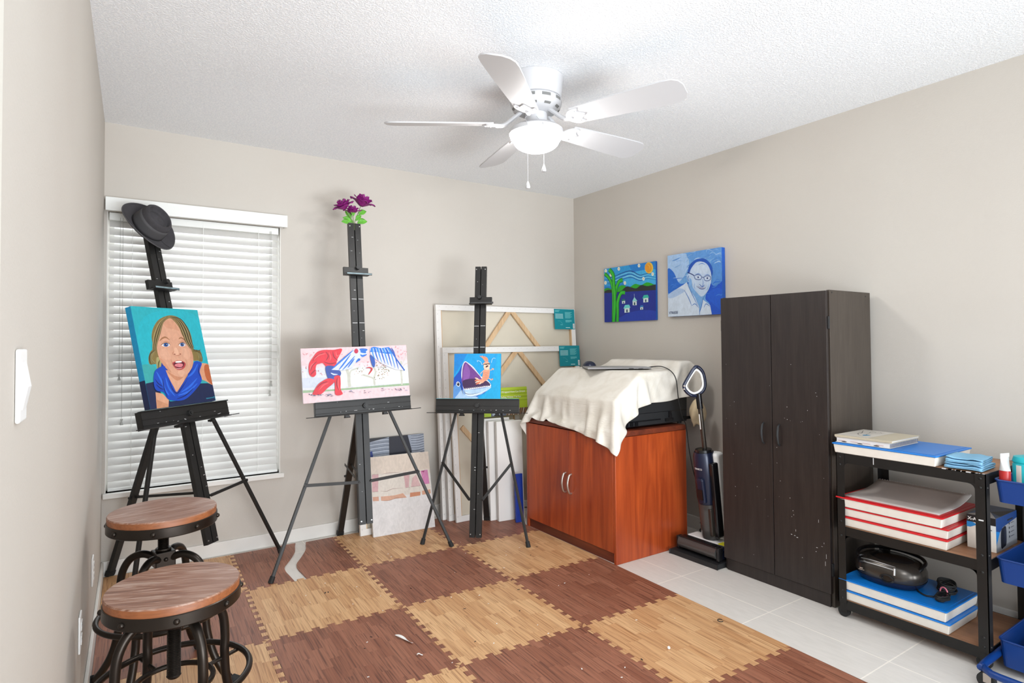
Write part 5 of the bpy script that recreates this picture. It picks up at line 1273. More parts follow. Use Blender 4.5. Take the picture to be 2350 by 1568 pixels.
def lid_box(x0, x1, y0, y1, z, h, lidmat, label, group, rot=0, name='storage_box'):
    cx, cy = (x0+x1)/2, (y0+y1)/2
    t = thing(name, label, 'box', (cx, cy, z), rot, group); w, d = (x1-x0)/2, (y1-y0)/2
    m = MB()
    # slightly tapered tub
    i = .006
    vs = [(-w+i, -d+i, .0005), (w-i, -d+i, .0005), (w-i, d-i, .0005), (-w+i, d-i, .0005), (-w+.001, -d+.001, h-.007), (w-.001, -d+.001, h-.007), (w-.001, d-.001, h-.007), (-w+.001, d-.001, h-.007)]
    m.add(vs, [(0, 3, 2, 1), (4, 5, 6, 7), (0, 1, 5, 4), (1, 2, 6, 5), (2, 3, 7, 6), (3, 0, 4, 7)]); m.build('tub', MT['box_white'], t, bevel=.003)
    m = MB(); m.box(-w-.003, w+.003, -d-.003, d+.003, h-.0065, h-.0005); l = m.build('lid', MT[lidmat], t, bevel=.0025)
    m = MB(); m.box(-w+.012, w-.012, -d+.012, d-.012, h-.0004, h+.0006); m.build('lid_panel', MT[lidmat], l)
    return t
# top shelf
BT = .7525
lid_box(-.500, -.150, -2.905, -2.485, BT, .046, 'blue_lid', 'white box with bright blue lid under the books on the cart top', 'white boxes with blue lids')
def book(x0, x1, y0, y1, z, h, rot, label, cover, pages, name='book', spiral=False):
    cx, cy = (x0+x1)/2, (y0+y1)/2; t = thing(name, label, 'book', (cx, cy, z), rot, 'sketchbooks on the blue box'); w, d = (x1-x0)/2, (y1-y0)/2
    m = MB(); m.box(-w+.004, w-.003, -d+.004, d-.004, .003, h-.003); m.build('pages', pages, t)
    m = MB(); m.box(-w, w, -d, d, h-.0028, h-.0002); m.box(-w, w, -d, d, .0003, .0028); m.box(-w, -w+.003, -d, d, .0028, h-.0028) if not spiral else None
    m.build('cover', cover, t, bevel=.0012)
    return t
whitep = MT['paper']
b1 = book(-.485, -.215, -2.725, -2.49, BT+.0472, .024, .0, 'white spiral-edged sketchbook lying directly on the blue lid', MT['box_white'], whitep, spiral=True)
m = MB()
for k in range(22): m.box(-.135+.006+k*.012, -.135+.006+k*.012+.004, -.1185, -.1175, .004, .020)
m.build('binding_holes', pm('hole_grey', rgb(110, 108, 120), .5), b1)
a = Art(.23, .02, step=.00004)
for k in range(4): a.rect(.012+.055*k, .009, .045+.055*k, .011, C_(196, 150, 140))
for k in range(3): a.dot(.04+.07*k, .006, .012, .0022, C_(60, 56, 56))
sp_ = a.build('spine_print', b1, 'print'); sp_.matrix_basis = TR(-.1352, .1175, .0) @ RZ(-PI/2)
b2 = book(-.488, -.222, -2.735, -2.487, BT+.0715, .011, .0, 'illustrated softcover book on top of the white sketchbook', pm('beige_cover', rgb(190, 180, 158), .5, var=.04), whitep)
a = Art(.266, .248, step=.00004); a.rect(.004, .10, .262, .244, C_(206, 200, 190))
for q in ([(.03, .13), (.08, .18), (.14, .20), (.20, .16), (.24, .20)], [(.05, .22), (.12, .19), (.18, .21), (.23, .23)], [(.08, .14), (.12, .16), (.17, .14), (.22, .13)], [(.1, .2), (.15, .17), (.2, .18), (.22, .15), (.19, .13)]): a.stroke(q, .004, C_(120, 116, 112), taper=True)
a.poly([(.06, .145), (.08, .16), (.10, .15), (.09, .13)], C_(70, 140, 180))
o = a.build('cover_print', b2, 'print'); o.matrix_basis = TR(-.133, -.124, .0112) @ RX(-PI/2)
# towel stack
def towel(x, y, z, label, seed, w=.15, d=.125):
    t = MB(); r = random.Random(seed); ph = r.uniform(0, 6)
    def fn(u, v):
        return None
    prof = []
    for layer in range(2):
        zz = .003+.007*layer
    n = 16; P_ = []
    # folded twice: an S-profile swept along y
    path = catmull([(-w/2, 0, .002), (0, 0, .0022), (w/2-.004, 0, .0025), (w/2, 0, .006), (w/2-.004, 0, .0095), (0, 0, .0095), (-w/2+.004, 0, .010), (-w/2, 0, .0135), (-w/2+.004, 0, .017), (0, 0, .017), (w/2-.002, 0, .0175)], 4)
    def g(u, v):
        p = path[min(len(path)-1, int(round(u*(len(path)-1))))]
        y = -d/2+d*v; wv = .0022*math.sin(18*(p.x+ph)+6*v)+.003*math.sin(9*v+ph)*(p.z/.017)
        return (p.x+.003*math.sin(7*v+ph), y, p.z+max(-.0005, wv)*min(1, p.z/.009))
    t.grid(g, len(path)-1, 12)
    o = t.build('towel', MT['towel'], None, smooth=True, solid=.0042)
    o.location = (x, y, z+.003); o.rotation_euler = (0, 0, math.radians(180+seed*2)); tag(o, label, 'towel', 'folded light blue towels'); return o
towel(-.395, -2.985, BT, 'folded light blue towel at the bottom of the pair on the cart', 1)
towel(-.392, -2.982, BT+.0235, 'folded light blue towel on top of the pair on the cart', 3, .152, .12)
# middle shelf
BM2 = .4185
lid_box(-.488, -.20, -2.934, -2.507, BM2, .044, 'red_lid', 'white box with red lid, bottom of the stack of three', 'white boxes with red lids')
lid_box(-.486, -.20, -2.936, -2.507, BM2+.0448, .043, 'red_lid', 'white box with red lid, middle of the stack of three', 'white boxes with red lids', .006)
lid_box(-.500, -.14, -2.924, -2.498, BM2+.0887, .045, 'red_lid', 'white box with red lid, top of the stack, under a paper pad', 'white boxes with red lids', -.008)
t = thing('paper_pad', 'curling grey-white paper pad lying on the top red lid', 'paper pad', (-.305, -2.70, BM2+.1345))
m = MB()
def pad(u, v, o=0): 
    x = -.165+.33*u; y = -.20+.385*v; c = max(0, (u-.45))**2*.10+.006*max(0, .25-v)*u
    return (x, y, .001+c+o)
m.grid(lambda u, v: pad(u, v), 14, 12); m.build('sheets', MT['paper'], t, smooth=True, solid=.0015)
m = MB(); m.grid(lambda u, v: pad(u, v, .0022), 14, 12); m.build('top_sheet', MT['paper_grey'], t, smooth=True, solid=.0006)
m = MB()
for k in range(34):
    v = (k+.5)/34; p = pad(1, v, .002); m.sph((p[0]+.002, p[1], p[2]), .0028, 6, 4)
m.build('torn_binding', MT['paper_grey'], t)
# x-acto box
XW, XD, XH = .225, .098, .136
t = thing('sharpener_box', 'white, blue and black boxed sharpener on the middle shelf', 'box', (-.352, -3.052, BM2+.0005), 0)
m = MB(); m.box(0, XW, 0, XD, 0, XH); m.build('carton', MT['box_white'], t, bevel=.001)
a = Art(XD, XH, step=.00005)      # short face toward the room (-x)
a.rect(0, XH-.030, XD, XH, C_(24, 24, 28)); a.poly([(0, XH-.03), (.05, XH-.03), (0.012, XH-.052), (0, XH-.052)], C_(30, 130, 200), False); a.poly([(.02, XH-.03), (XD, XH-.03), (XD, XH-.06), (.05, XH-.045)], C_(214, 216, 214), False)
a.rect(.06, XH-.052, .085, XH-.048, C_(90, 90, 90)); a.rect(.066, .012, .075, .03, C_(170, 160, 140))
o = a.build('end_print', t, 'print'); o.matrix_basis = TR(-.0003, XD, 0) @ RZ(-PI/2)
tx = text_mesh('brand_text', 'X-ACTO', .0175, 'white_gloss', t, TR(-.0008, XD-.004, XH-.022) @ RZ(-PI/2) @ UP, sx=.98, bold=.0006)
a = Art(XW, XH, step=.00005)      # long face toward the camera side (-y)
a.rect(0, 0, XW, XH, C_(150, 152, 156)); a.poly([(0, XH), (XW, XH), (XW, XH-.03), (.07, XH-.045), (0, XH-.08)], C_(20, 60, 120), False); a.poly([(0, XH-.05), (.04, XH-.06), (0, .03)], C_(30, 120, 190), False)
a.poly([(.05, .012), (.05, .075), (.075, .09), (.105, .085), (.105, .02), (.08, .01)], C_(20, 24, 34)); a.poly([(.085, .02), (.103, .03), (.103, .08), (.088, .082)], C_(40, 44, 60), False)
for k in range(4): a.dot(.14, .095-.018*k, .006, .005, C_(60, 62, 70)); a.rect(.155, .093-.018*k, .19, .096-.018*k, C_(90, 92, 98))
a.rect(.12, .108, .18, .114, C_(30, 32, 40)); a.build('side_print', t, 'print', TR(0, -.0003, 0))
a = Art(XW, XD, step=.00005); a.rect(0, 0, XW, XD, C_(96, 112, 138)); a.poly([(0, 0), (.1, .05), (0, XD)], C_(214, 208, 200), False); a.poly([(.1, .05), (.2, 0), (.05, 0)], C_(70, 70, 72), False); a.poly([(0, .02), (.06, .05), (0, .06)], C_(60, 50, 44), False)
a.build('top_print', t, 'print', TR(0, 0, XH+.0004) @ RX(-PI/2))
# bottom shelf
BB = .0825
lid_box(-.492, -.20, -2.936, -2.505, BB, .046, 'blue_lid', 'white box with blue lid, lower one on the bottom shelf', 'white boxes with blue lids')
lid_box(-.495, -.175, -2.928, -2.500, BB+.0468, .048, 'blue_lid', 'white box with blue lid under the boombox on the bottom shelf', 'white boxes with blue lids', -.004)
BZ2 = BB+.0468+.0492
# boombox
rad = thing('boombox', 'black portable boombox with carry handle on the blue lid', 'radio', (-.345, -2.655, BZ2), math.radians(2))
# local: x to the wall, y along the shelf; oval body wider along y
def superell(a, b, n, k=40):
    out = []
    for i in range(k):
        t = 2*PI*i/k; c, s = math.cos(t), math.sin(t)
        out.append((a*abs(c)**(2/n)*(1 if c >= 0 else -1), b*abs(s)**(2/n)*(1 if s >= 0 else -1)))
    return out
m = MB(); K = 48; rings = [(.0005, .78), (.004, .84), (.018, .93), (.045, 1.0), (.070, .99), (.092, .92), (.104, .80), (.110, .62)]
vs = []; base = superell(.108, .140, 2.5, K)
for z, s in rings: vs += [(x*s, y*s, z) for x, y in base]
fs = []
for r in range(len(rings)-1):
    for k in range(K): fs.append((r*K+k, r*K+(k+1) % K, (r+1)*K+(k+1) % K, (r+1)*K+k))
fs.append(tuple(range(K-1, -1, -1))); fs.append(tuple(range((len(rings)-1)*K, len(rings)*K)))
m.add(vs, fs); m.build('body', MT['gunmetal'], rad, smooth=True)
m = MB(); vs = []; R2 = [(-.0, .785), (.004, .85), (.018, .938), (.030, .975)]
for z, s in R2: vs += [(x*s*1.004, y*s*1.004, z+.0006) for x, y in base]
m.add(vs, [(r*K+k, r*K+(k+1) % K, (r+1)*K+(k+1) % K, (r+1)*K+k) for r in range(3) for k in range(K)]); m.build('lower_shell', MT['navy'], rad, smooth=True)
m = MB(); m.T = TR(.0, -.005, .1105); m.lathe([(0, .012), (.05, .010), (.072, .004), (.078, 0), (0, -.001)], 36, .92, 1.15); m.build('disc_lid', MT['gloss_black'], rad, smooth=True)
m = MB(); m.tube(catmull([(-.03, .125, .085), (-.01, .135, .100), (.04, .125, .112), (.088, .08, .115), (.098, 0, .118), (.088, -.08, .113), (.04, -.125, .108), (-.01, -.13, .098), (-.03, -.122, .085)], 6), .0078, 8); m.build('carry_handle', MT['gloss_black'], rad, smooth=True)
m = MB(); m.tube(catmull([(-.088, .09, .085), (-.100, .06, .089), (-.104, 0, .090), (-.101, -.055, .087)], 6), .0026, 6); m.tube(catmull([(-.080, .09, .095), (-.088, .05, .100), (-.092, -.02, .099), (-.088, -.055, .096)], 6), .0022, 6); m.tube([(-.100, -.056, .094), (-.108, -.058, .066)], .0042, 8); m.build('chrome_trim', MT['screw'], rad, smooth=True)
m = MB(); m.T = TR(-.075, .085, .090) @ RY(-.5); m.lathe([(0, 0), (.024, 0), (.026, .006), (.020, .010), (.017, .006), (0, .006)], 24); m.build('volume_knob', MT['gloss_black'], rad, smooth=True)
m = MB(); m.T = TR(-.108, -.030, .045) @ RY(-PI/2); m.lathe([(.0, .0), (.024, .0), (.026, .007), (.019, .009), (.016, .001), (0, .001)], 24, .75, 1.15); m.build('speaker_port', MT['gloss_black'], rad, smooth=True)
m = MB(); m.T = TR(-.1145, .075, .055); m.box(-.001, .0015, -.012, .012, -.002, 0.0); m.box(-.001, .0015, -.006, .007, .004, .008); m.build('badge', MT['screw'], rad)
# its cord, coiled with a pink tie
cd = thing('power_cord', 'coiled black power cord with a pink tie on the blue lid', 'cord', (-.33, -2.86, BZ2+.001))
m = MB(); rr = random.Random(6)
for k in range(6):
    pts = []
    for q in range(10):
        t = 2*PI*q/10; r = .03+.012*(k % 3)*.5; pts.append((.055+.045*math.cos(t)*rr.uniform(.8, 1.1), .012+.032*math.sin(t)*rr.uniform(.8, 1.1), .006+.007*k+.006*math.sin(t)))
    m.tube(catmull(pts, 3, True), .0032, 6, True)
for k in range(5):
    pts = []
    for q in range(10):
        t = 2*PI*q/10; pts.append((-.055+.042*math.cos(t)*rr.uniform(.85, 1.1), -.012+.02*math.sin(t)*rr.uniform(.8, 1.2), .005+.004*k))
    m.tube(catmull(pts, 3, True), .0032, 6, True)
m.tube(catmull([(-.02, .10, .006), (-.05, .08, .004), (-.075, .04, .004), (-.05, .0, .006)], 5), .0032, 6)
m.build('cord_loops', MT['rubber'], cd, smooth=True)
m = MB(); m.T = TR(-.012, -.002, .018) @ RY(PI/2) @ RX(.3); pts = [(.020*math.cos(t), .016*math.sin(t), 0) for t in [2*PI*k/18 for k in range(18)]]; m.tube(pts, .003, 6, True); m.build('tie', MT['pink'], cd, smooth=True)

# ------------------------------------------------------------------ blue utility trolley at the right edge
TX0, TX1, TY1, TY0 = -.470, -.045, -3.088, -3.46
tro = thing('utility_trolley', 'blue metal three-tier trolley cut off by the right edge', 'trolley', (-.24, -3.25, 0))
def tp(m, name, mat, par=None, **k):
    return m.build(name, MT[mat], par or tro, world=tro, **k)
def rrect(x0, x1, y0, y1, r, n=5):
    out = []
    for cx, cy, a in ((x1-r, y1-r, 0), (x0+r, y1-r, 90), (x0+r, y0+r, 180), (x1-r, y0+r, 270)):
        for k in range(n+1): t = math.radians(a+90*k/n); out.append((cx+r*math.cos(t), cy+r*math.sin(t)))
    return out
for zt, hh in ((.735, .085), (.436, .090), (.130, .100)):
    o_ = rrect(TX0, TX1, TY0, TY1, .02); ii = rrect(TX0+.003, TX1-.003, TY0+.003, TY1-.003, .017); bo = rrect(TX0+.008, TX1-.008, TY0+.008, TY1-.008, .018); n = len(o_)
    m = MB(); vs = [(x, y, zt) for x, y in o_]+[(x, y, zt-hh) for x, y in bo]+[(x, y, zt) for x, y in ii]+[(x+(.006 if x < -.25 else -.006), y+(.006 if y < -3.27 else -.006), zt-hh+.003) for x, y in ii]
    fs = []
    for k in range(n):
        q = (k+1) % n; fs += [(n+k, n+q, q, k), (k, q, 2*n+q, 2*n+k), (2*n+k, 2*n+q, 3*n+q, 3*n+k)]
    fs.append(tuple(range(2*n-1, n-1, -1))); fs.append(tuple(range(3*n, 4*n)))
    m.add(vs, fs); tr = tp(m, 'tray', 'trolley_blue')
    m = MB(); m.tube([(x, y, zt) for x, y in rrect(TX0-.001, TX1+.001, TY0-.001, TY1+.001, .021)], .0035, 6, True); tp(m, 'rim', 'trolley_blue', tr, smooth=True)
    m = MB(); m.add([(x, y, zt-hh+.0045) for x, y in rrect(TX0+.012, TX1-.012, TY0+.012, TY1-.012, .017)], [tuple(range(n))]); tp(m, 'liner', 'matte_black', tr)
for y in (-3.16, -3.38):
    m = MB(); m.cyl((TX1+.014, y, .10), (TX1+.014, y, .80), .0125, n=14); tp(m, 'post', 'trolley_blue', smooth=True)
m = MB(); m.tube(catmull([(p[0], p[1], .068) for p in rrect(TX0-.185, TX1+.0, TY0+.03, TY1+.006, .07, 3)], 2, True), .013, 10, True); tp(m, 'base_ring', 'trolley_blue', smooth=True)
for x, y in ((TX0-.155, TY1-.018), (TX0-.155, TY0+.07), (TX1-.02, TY1-.03), (TX1-.02, TY0+.06)):
    m = MB(); m.cyl((x, y, .066), (x, y, .058), .010, n=10); m.box(x-.016, x-.013, y-.012, y+.012, .024, .060); m.box(x+.013, x+.016, y-.012, y+.012, .024, .060); m.box(x-.016, x+.016, y-.012, y+.012, .057, .061); c = tp(m, 'caster', 'silver')
    m = MB(); m.cyl((x-.011, y+.006, .0285), (x+.011, y+.006, .0285), .028, n=22); tp(m, 'wheel', 'rubber', c, smooth=True)
# bottle of wipes and paint tube in the top tray
bt = thing('wipes_bottle', 'teal round canister with a white label in the top blue tray', 'canister', (-.362, -3.158, .6548))
m = MB(); m.lathe([(0, 0), (.042, 0), (.044, .004), (.044, .136), (.041, .141), (.044, .144), (.045, .150), (.040, .166), (.012, .172), (0, .172)], 36); m.build('canister', MT['teal'], bt, smooth=True)
m = MB(); m.lathe([(.0442, .048), (.0445, .048), (.0445, .125), (.0442, .125)], 36)
m = MB(); vs = []
for k in range(11):
    t = math.radians(215+k*7.5); vs += [(.0446*math.cos(t), .0446*math.sin(t), .06), (.0446*math.cos(t), .0446*math.sin(t), .128)]
m.add(vs, [(2*k, 2*k+2, 2*k+3, 2*k+1) for k in range(10)])
vs = []
for k in range(4):
    t = math.radians(150+k*8); vs += [(.0446*math.cos(t), .0446*math.sin(t), .05), (.0446*math.cos(t), .0446*math.sin(t), .135)]
m.add(vs, [(2*k, 2*k+2, 2*k+3, 2*k+1) for k in range(3)])
lb = m.build('paper_label', MT['box_white'], bt)
m = MB()
for k in range(5):
    t = math.radians(225+k*11); z = .118-.012*(k % 3); m.T = TR(.0449*math.cos(t), .0449*math.sin(t), z) @ RZ(t); m.box(0, .0003, -.003, .003, -.004, .004)
m.build('label_print', MT['matte_black'], lb)['kind'] = 'stuff'
m = MB(); m.cyl((-.0, .0, .170), (0, 0, .178), .008, n=12); m.build('cap_nub', MT['white_gloss'], bt, smooth=True)
pt = thing('paint_tube', 'silver-topped red paint tube standing cap-down by the teal canister', 'paint tube', (-.444, -3.114, .6548), math.radians(-20))
m = MB(); m.lathe([(0, 0), (.0165, 0), (.018, .05), (.018, .116), (0, .116)], 20); m.build('red_body', MT['red'], pt, smooth=True)
def tub(u, v):
    t = 2*PI*u; f = v; rx = .0178*(1-f)+.0215*f; ry = .0178*(1-f)+.0008*f; return (rx*math.cos(t), ry*math.sin(t), .1165+.052*v)
m = MB(); m.grid(tub, 22, 6); m.build('clear_body', MT['clear'], pt, smooth=True)
m = MB(); m.box(-.022, .022, -.0012, .0012, .168, .182); m.build('crimp', MT['clear'], pt)
m = MB()
for k in range(6): m.box(.004, .012, -.0185+.0, -.0180, .125+.006*k, .127+.006*k)
m.build('tube_print', MT['matte_black'], pt)
m = MB(); m.T = TR(-.30, -3.20, .055) @ RX(.35) @ RZ(.2); m.box(-.08, .08, -.06, .06, 0, .002); tag(m.build('paper_sheet', MT['paper']), 'white sheet of paper lying in the lowest blue tray', 'paper')

# ------------------------------------------------------------------ industrial stools
def stool(x, y, zs, rot, label, hubz):
    t = thing('bar_stool', label, 'stool', (x, y, .0078), rot, 'round industrial stools')
    m = MB(); m.lathe([(0, zs-.030), (.1775, zs-.030), (.1785, zs-.004), (.176, zs), (0, zs)], 72)
    # split seat: top and edge as faces with two materials
    o = m.build('seat', [MT['stool_wood'], MT['stool_edge']], t, smooth=True)
    for p in o.data.polygons:
        if abs(p.normal.z) < .5: p.material_index = 1
    m = MB(); m.lathe([(.14, zs-.060), (.179, zs-.060), (.1815, zs-.057), (.1815, zs-.026), (.179, zs-.024), (.1787, zs-.024), (.1787, zs-.0305), (.0, zs-.0305), (0, zs-.034), (.175, zs-.034), (.175, zs-.056), (.14, zs-.056), (.14, zs-.060)], 72); bd = m.build('seat_band', MT['bronze'], t, smooth=True)
    for k in range(8):
        m = MB(); a = 2*PI*k/8+.35; m.sph((.1818*math.cos(a), .1818*math.sin(a), zs-.042), .0085, 12, 8, (1, 1, 1)); m.build('rivet', MT['bronze'], bd, smooth=True)
    # threaded spindle
    m = MB(); prof = [(0, .275)]; z = .275
    prof += [(.016, .275), (.020, .281)]
    z = .285
    while z < zs-.066: prof += [(.0165, z), (.019, z+.0025)]; z += .005
    prof += [(.019, zs-.062), (0, zs-.062)]; m.lathe(prof, 22); m.build('threaded_spindle', MT['bronze'], t, smooth=True)
    m = MB(); m.cyl((0, 0, zs-.075), (0, 0, zs-.0605), .05, .06, 24); m.build('seat_mount', MT['bronze'], t, smooth=True)
    m = MB(); m.box(-.034, .034, -.034, .034, hubz-.035, hubz+.022); m.cyl((0, 0, hubz+.022), (0, 0, hubz+.032), .027, n=20); hb = m.build('hub', MT['bronze'], t, bevel=.004)
    for k in range(4):
        m = MB(); a = PI/2*k; m.sph((.034*math.cos(a), .034*math.sin(a), hubz-.005), .008, 10, 6); m.build('bolt', MT['bronze'], hb, smooth=True)
    hz = hubz
    for k in range(4):
        a = PI/4+PI/2*k; c, s = math.cos(a), math.sin(a)
        R_ = [(.030, hz-.005), (.075, hz+.008), (.122, hz-.010), (.152, hz-.060), (.160, hz-.130), (.158, .285), (.165, .20), (.190, .11), (.232, .04), (.262, .012)]
        m = MB(); m.tube(catmull([(r*c, r*s, z) for r, z in R_], 5), .0135, 12); lg = m.build('leg', MT['bronze'], t, smooth=True)
        m = MB(); m.cyl((.255*c, .255*s, .018), (.275*c, .275*s, .0005+.008), .019, .021, 14); m.build('foot_cap', MT['rubber'], lg, smooth=True)
    m = MB(); m.tube([(.207*math.cos(q), .207*math.sin(q), .275) for q in [2*PI*k/64 for k in range(64)]], .0095, 10, True); m.build('foot_ring', MT['bronze'], t, smooth=True)
    m = MB(); m.tube([(.105*math.cos(q), .105*math.sin(q), .262) for q in [2*PI*k/40 for k in range(40)]], .008, 8, True)
    for k in range(4):
        a = PI/4+PI/2*k; m.cyl((.10*math.cos(a), .10*math.sin(a), .262), (.207*math.cos(a), .207*math.sin(a), .27), .006, n=8)
    m.build('inner_ring', MT['bronze'], t, smooth=True)
    return t
stool(-3.1395, -1.39, .649, math.radians(12), 'taller round wood-topped stool in the corner behind the other', .475)
stool(-3.1395, -1.927, .551, math.radians(-22), 'lower round wood-topped stool in the foreground at the left wall', .462)

# ------------------------------------------------------------------ hat on the left mast
hp = ME['left'] @ Vector((0.0, -.02, 1.955))+Vector((-.022, 0, .0))
axh = Vector((.52, -.66, .50)).normalized()
# long axis of the brim as seen: down to the right
longa = Vector((.58, .10, -.70)); longa = (longa-axh*longa.dot(axh)).normalized(); sh = axh.cross(longa)
hat = thing('fedora_hat', 'dark grey felt hat hung on top of the left easel mast', 'hat', M=frame(hp, longa, sh, axh))
def brim(u, v):
    t = 2*PI*u; r = .080+(.141-.080)*v; curl = .020*v*v*abs(math.sin(t))**2-.004*v*math.cos(t)**2+.012*v**3
    return (r*1.08*math.cos(t), r*.93*math.sin(t), curl)
m = MB(); m.grid(brim, 56, 7); m.build('brim', MT['felt'], hat, smooth=True, solid=.003)
m = MB(); m.tube([(Vector(brim(k/56, 1))) for k in range(56)], .0028, 6, True); m.build('brim_edge', MT['felt_band'], hat, smooth=True)
def crown(u, v):
    t = 2*PI*u
    P_ = [(.083, 0), (.082, .035), (.080, .072), (.077, .098), (.071, .106), (.063, .103), (.056, .086), (.046, .080), (.022, .088), (.001, .092)]
    f = v*(len(P_)-1); i = min(int(f), len(P_)-2); g = f-i; r = P_[i][0]*(1-g)+P_[i+1][0]*g; z = P_[i][1]*(1-g)+P_[i+1][1]*g
    pinch = 1-.14*max(0, math.cos(t))**3*(z/.09)
    return (r*1.08*math.cos(t)*(1-.06*(z/.09)), r*.93*math.sin(t)*pinch, z+.006*math.cos(t)*-(z/.09))
m = MB(); m.grid(crown, 56, 27); m.build('crown', MT['felt'], hat, smooth=True)
m = MB(); m.grid(lambda u, v: tuple(Vector(crown(u, (.05+v*.95)*.22))*1.0+Vector((math.cos(2*PI*u)*.0018, math.sin(2*PI*u)*.0018, 0))), 56, 4); m.build('hat_band', MT['felt_band'], hat, smooth=True, solid=.0012)

# ------------------------------------------------------------------ purple roses standing in the middle mast
RM = ME['middle']
fl = thing('rose_bouquet', 'purple artificial roses with green leaves above the middle easel mast', 'flowers', M=RM @ TR(0, .0, 1.99))
# local: x lateral, y back, z up the mast.  mast top is z = .04
heads = [(-.055, -.01, .155, .046, -.5), (.050, .0, .190, .054, .25), (-.005, .005, .135, .038, -.1)]
def petalm(m, R, a, wid, hgt, flare, T, ph):
    m.T = T @ RZ(a)
    def g(u, v):
        q = (u-.5)*2; rad = R*(.22+.78*math.sin(min(1.45, v*1.9)))+R*flare*v**4; ang = q*wid*math.sin(PI*min(.93, .25+.62*v))
        z = hgt*(v-.12*q*q*v)+.05*R*math.sin(5*q+ph)*v*v-R*flare*.55*v**6
        rad += .10*R*math.sin(4*q+ph)*v**3
        return (rad*math.cos(ang), rad*math.sin(ang), z)
    m.grid(g, 10, 9)
for (x, y, z, r, tl) in heads:
    m = MB(); T0 = TR(x, y, z-.03) @ RX(.35) @ RY(tl)
    m.T = T0
    for k in range(3): petalm(m, r*.30, k*2.1, 1.3, r*1.45, .05, T0, k)
    for k in range(4): petalm(m, r*.52, k*1.57+.5, 1.15, r*1.40, .22, T0, k*2)
    for k in range(5): petalm(m, r*.76, k*1.257+.2, .95, r*1.22, .42, T0, k*3)
    for k in range(5): petalm(m, r*.92, k*1.257+.8, .85, r*.92, .62, T0, k*4+1)
    m.build('rose_head', MT['petal'], fl, smooth=True, solid=.0008)
    m = MB(); m.tube(catmull([(x, y, z-.025), (x*.6, y*.6+.0, z*.5+.02), (x*.12, -.0, .05), (x*.05, 0, .0)], 5), .0022, 6); m.build('stem', MT['stem'], fl, smooth=True)
m = None
leaves = [(-.012, .02, .075, -2.4, .9, .06), (-.02, .0, .05, -2.8, .4, .055), (.03, 0, .10, .35, .5, .058), (.012, .0, .06, .9, .8, .05), (-.005, -.01, .085, -1.8, 1.2, .045), (.0, .01, .05, -1.9, .2, .05), (.02, 0, .045, .1, .25, .065), (-.03, 0, .04, 3.0, .1, .05)]
for (x, y, z, az, el, L) in leaves:
    m = MB(); m.T = TR(x, y, z) @ RY(-el if abs(az) < 1.5 else el) @ RZ(0)
    d = 1 if abs(az) < 1.5 else -1
    def g(u, v):
        s = (u-.5)*2; w = L*.30*math.sin(PI*min(.999, v*.93+.05)); return (d*v*L, -.25*L*abs(s)*math.sin(PI*v)*.3-.008, s*w+.1*L*math.sin(PI*v))
    m.grid(g, 4, 8); m.build('leaf', MT['leaf'], fl, smooth=True, solid=.0006)

# plates on the left wall
plate(-2.885, 1.218, .104, .064, 'light_switch', 'white rocker light switch plate on the left wall', 'switch', True)
plate(-1.63, .362, .115, .072, 'wall_outlet', 'white outlet low on the left wall beside the front stool', 'outlet', False)
plate(-.92, .33, .115, .072, 'wall_outlet', 'white outlet low on the left wall beside the rear stool', 'outlet', False)

# small bits of debris on the mats
zm = MATT+.0012
m = MB(); m.T = TR(-2.26, -1.59, zm+.003) @ RZ(-1.24); m.grid(lambda u, v: (-.055+.11*u, -.006+.012*v*(1-abs(u-.5)), .004+.006*math.sin(6*u)*v), 14, 3)
tag(m.build('paper_scrap', MT['pearl'], smooth=True, solid=.0006), 'long curled white shaving on a dark mat near the front', 'scrap')
m = MB(); m.T = TR(-2.259, -1.744, zm+.003) @ RZ(-.3); m.grid(lambda u, v: (-.012+.024*u, -.004+.009*v, .003+.004*math.sin(5*u)), 6, 3)
tag(m.build('paper_scrap', MT['pearl'], smooth=True, solid=.0006), 'small white scrap just below the long curled shaving', 'scrap')
m = MB(); m.sph((-1.388, -2.273, zm+.006), .0065, 14, 8); tag(m.build('bead', MT['pearl'], smooth=True), 'single pearl-white bead on the pale mat by the tiles', 'bead')
m = MB(); m.tube([(-1.005+.012*math.cos(q), -2.233+.012*math.sin(q), zm+.002) for q in [2*PI*k/16 for k in range(14)]], .0016, 6); tag(m.build('wire_ring', MT['rubber'], smooth=True), 'tiny black open ring on the pale mat near the tiles', 'ring')
rr = random.Random(21); cnt = 0
m = MB()
for k in range(46):
    x = rr.uniform(-2.6, -.95); y = rr.uniform(-2.4, -.55); s = rr.uniform(.0015, .0045); m.T = TR(x, y, zm) @ RZ(rr.uniform(0, 3)); m.box(-s, s, -s*.5, s*.5, 0, .001)
o = m.build('dust_specks', MT['pearl']); tag(o, 'scattered white paint crumbs across the foam mats', 'crumbs', kind='stuff')
m = MB()
for k in range(16):
    x = rr.uniform(-2.5, -.95); y = rr.uniform(-2.3, -.6); s = rr.uniform(.003, .008); m.T = TR(x, y, zm-.0004) @ RZ(rr.uniform(0, 3)); m.box(-s, s, -s*.4, s*.4, 0, .0006)
o = m.build('dark_nicks', MT['rubber']); tag(o, 'small dark nicks and crumbs across the foam mats', 'crumbs', kind='stuff')

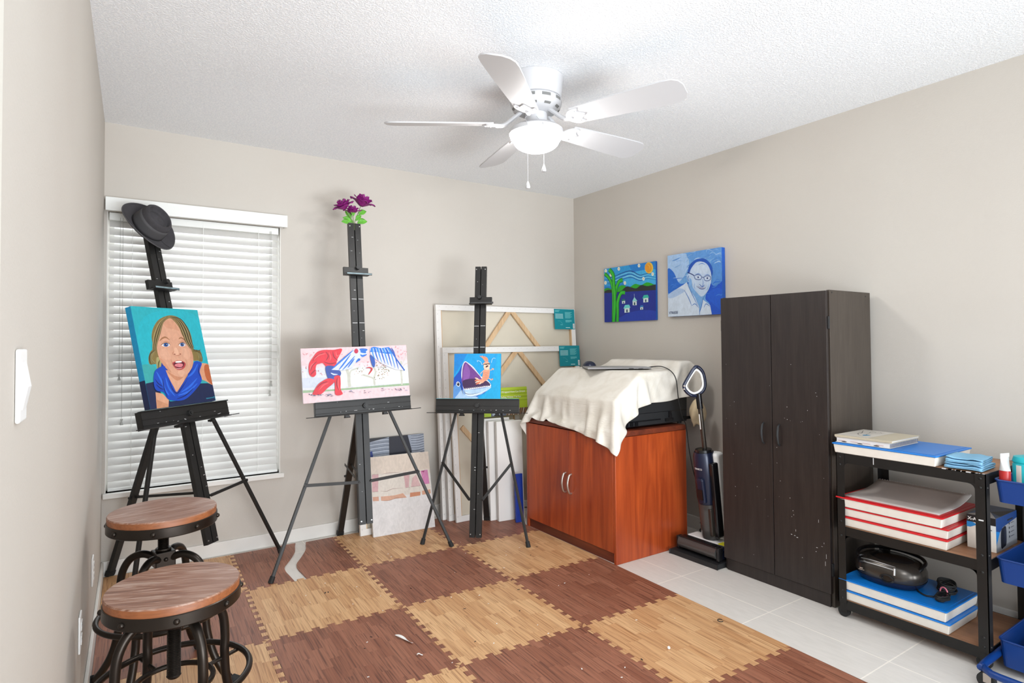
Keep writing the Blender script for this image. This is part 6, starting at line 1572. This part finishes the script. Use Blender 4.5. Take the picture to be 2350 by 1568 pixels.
# ------------------------------------------------------------------ light
w = bpy.data.worlds.new('world'); scene.world = w; w.use_nodes = True
bg = w.node_tree.nodes['Background']; bg.inputs[0].default_value = (.87, .94, 1, 1); bg.inputs[1].default_value = WORLD
def area(name, loc, rot, sx, sy, e, col=(1, 1, 1)):
    l = bpy.data.lights.new(name, 'AREA'); l.shape = 'RECTANGLE'; l.size = sx; l.size_y = sy; l.energy = e; l.color = col
    o = bpy.data.objects.new(name, l); COL.objects.link(o); o.location = loc; o.rotation_euler = rot; return o
area('window_daylight', (-2.885, .55, 1.5), (math.radians(-82), 0, 0), 1.2, 1.8, WINL, (.9, .96, 1))
ba = area('bounce_fill', (-2.3, -4.9, .9), (math.radians(113), 0, 0), 1.6, .8, BNC, (.9, .95, 1)); ba.data.spread = math.radians(95)  # added lamp behind the camera, aimed up to brighten the ceiling
bb = area('low_fill', (-1.7, -6.3, .35), (math.radians(106), 0, 0), 2.6, 1.0, FILL, (.9, .95, 1)); bb.data.spread = math.radians(80)  # added low fill beyond the open end of the room, no real source
bc = area('side_fill', (-2.9, -4.7, 1.9), (math.radians(92), 0, math.radians(-32)), .8, 1.0, SIDE, (.95, .97, 1))  # invented fill from behind the camera, lifts the right side of the room
# ------------------------------------------------------------------ camera
f_, pit, yaw, roll = 1362.65, .0230, .5837, .0064
cam = bpy.data.cameras.new('camera'); co = bpy.data.objects.new('camera', cam); COL.objects.link(co); scene.camera = co
cam.sensor_width = 36; cam.lens = f_/2350*36; cam.shift_y = -30.1/2350; cam.clip_start = .02
fw0 = Vector((math.sin(yaw), math.cos(yaw), 0)); rt = Vector((math.cos(yaw), -math.sin(yaw), 0))
fw = fw0*math.cos(pit)+Vector((0, 0, 1))*math.sin(pit); up = Vector((0, 0, 1))*math.cos(pit)-fw0*math.sin(pit)
Xc = rt*math.cos(roll)-up*math.sin(roll); Yc = rt*math.sin(roll)+up*math.cos(roll)
co.matrix_world = frame(Vector((-3.2811, -3.9847, 1.2756)), Xc, Yc, -fw)
scene.view_settings.view_transform = 'Standard'; scene.view_settings.look = 'None'; scene.view_settings.exposure = EXPO
scene.cycles.max_bounces = 7; scene.cycles.diffuse_bounces = 5; scene.cycles.adaptive_threshold = .015; scene.cycles.use_denoising = True
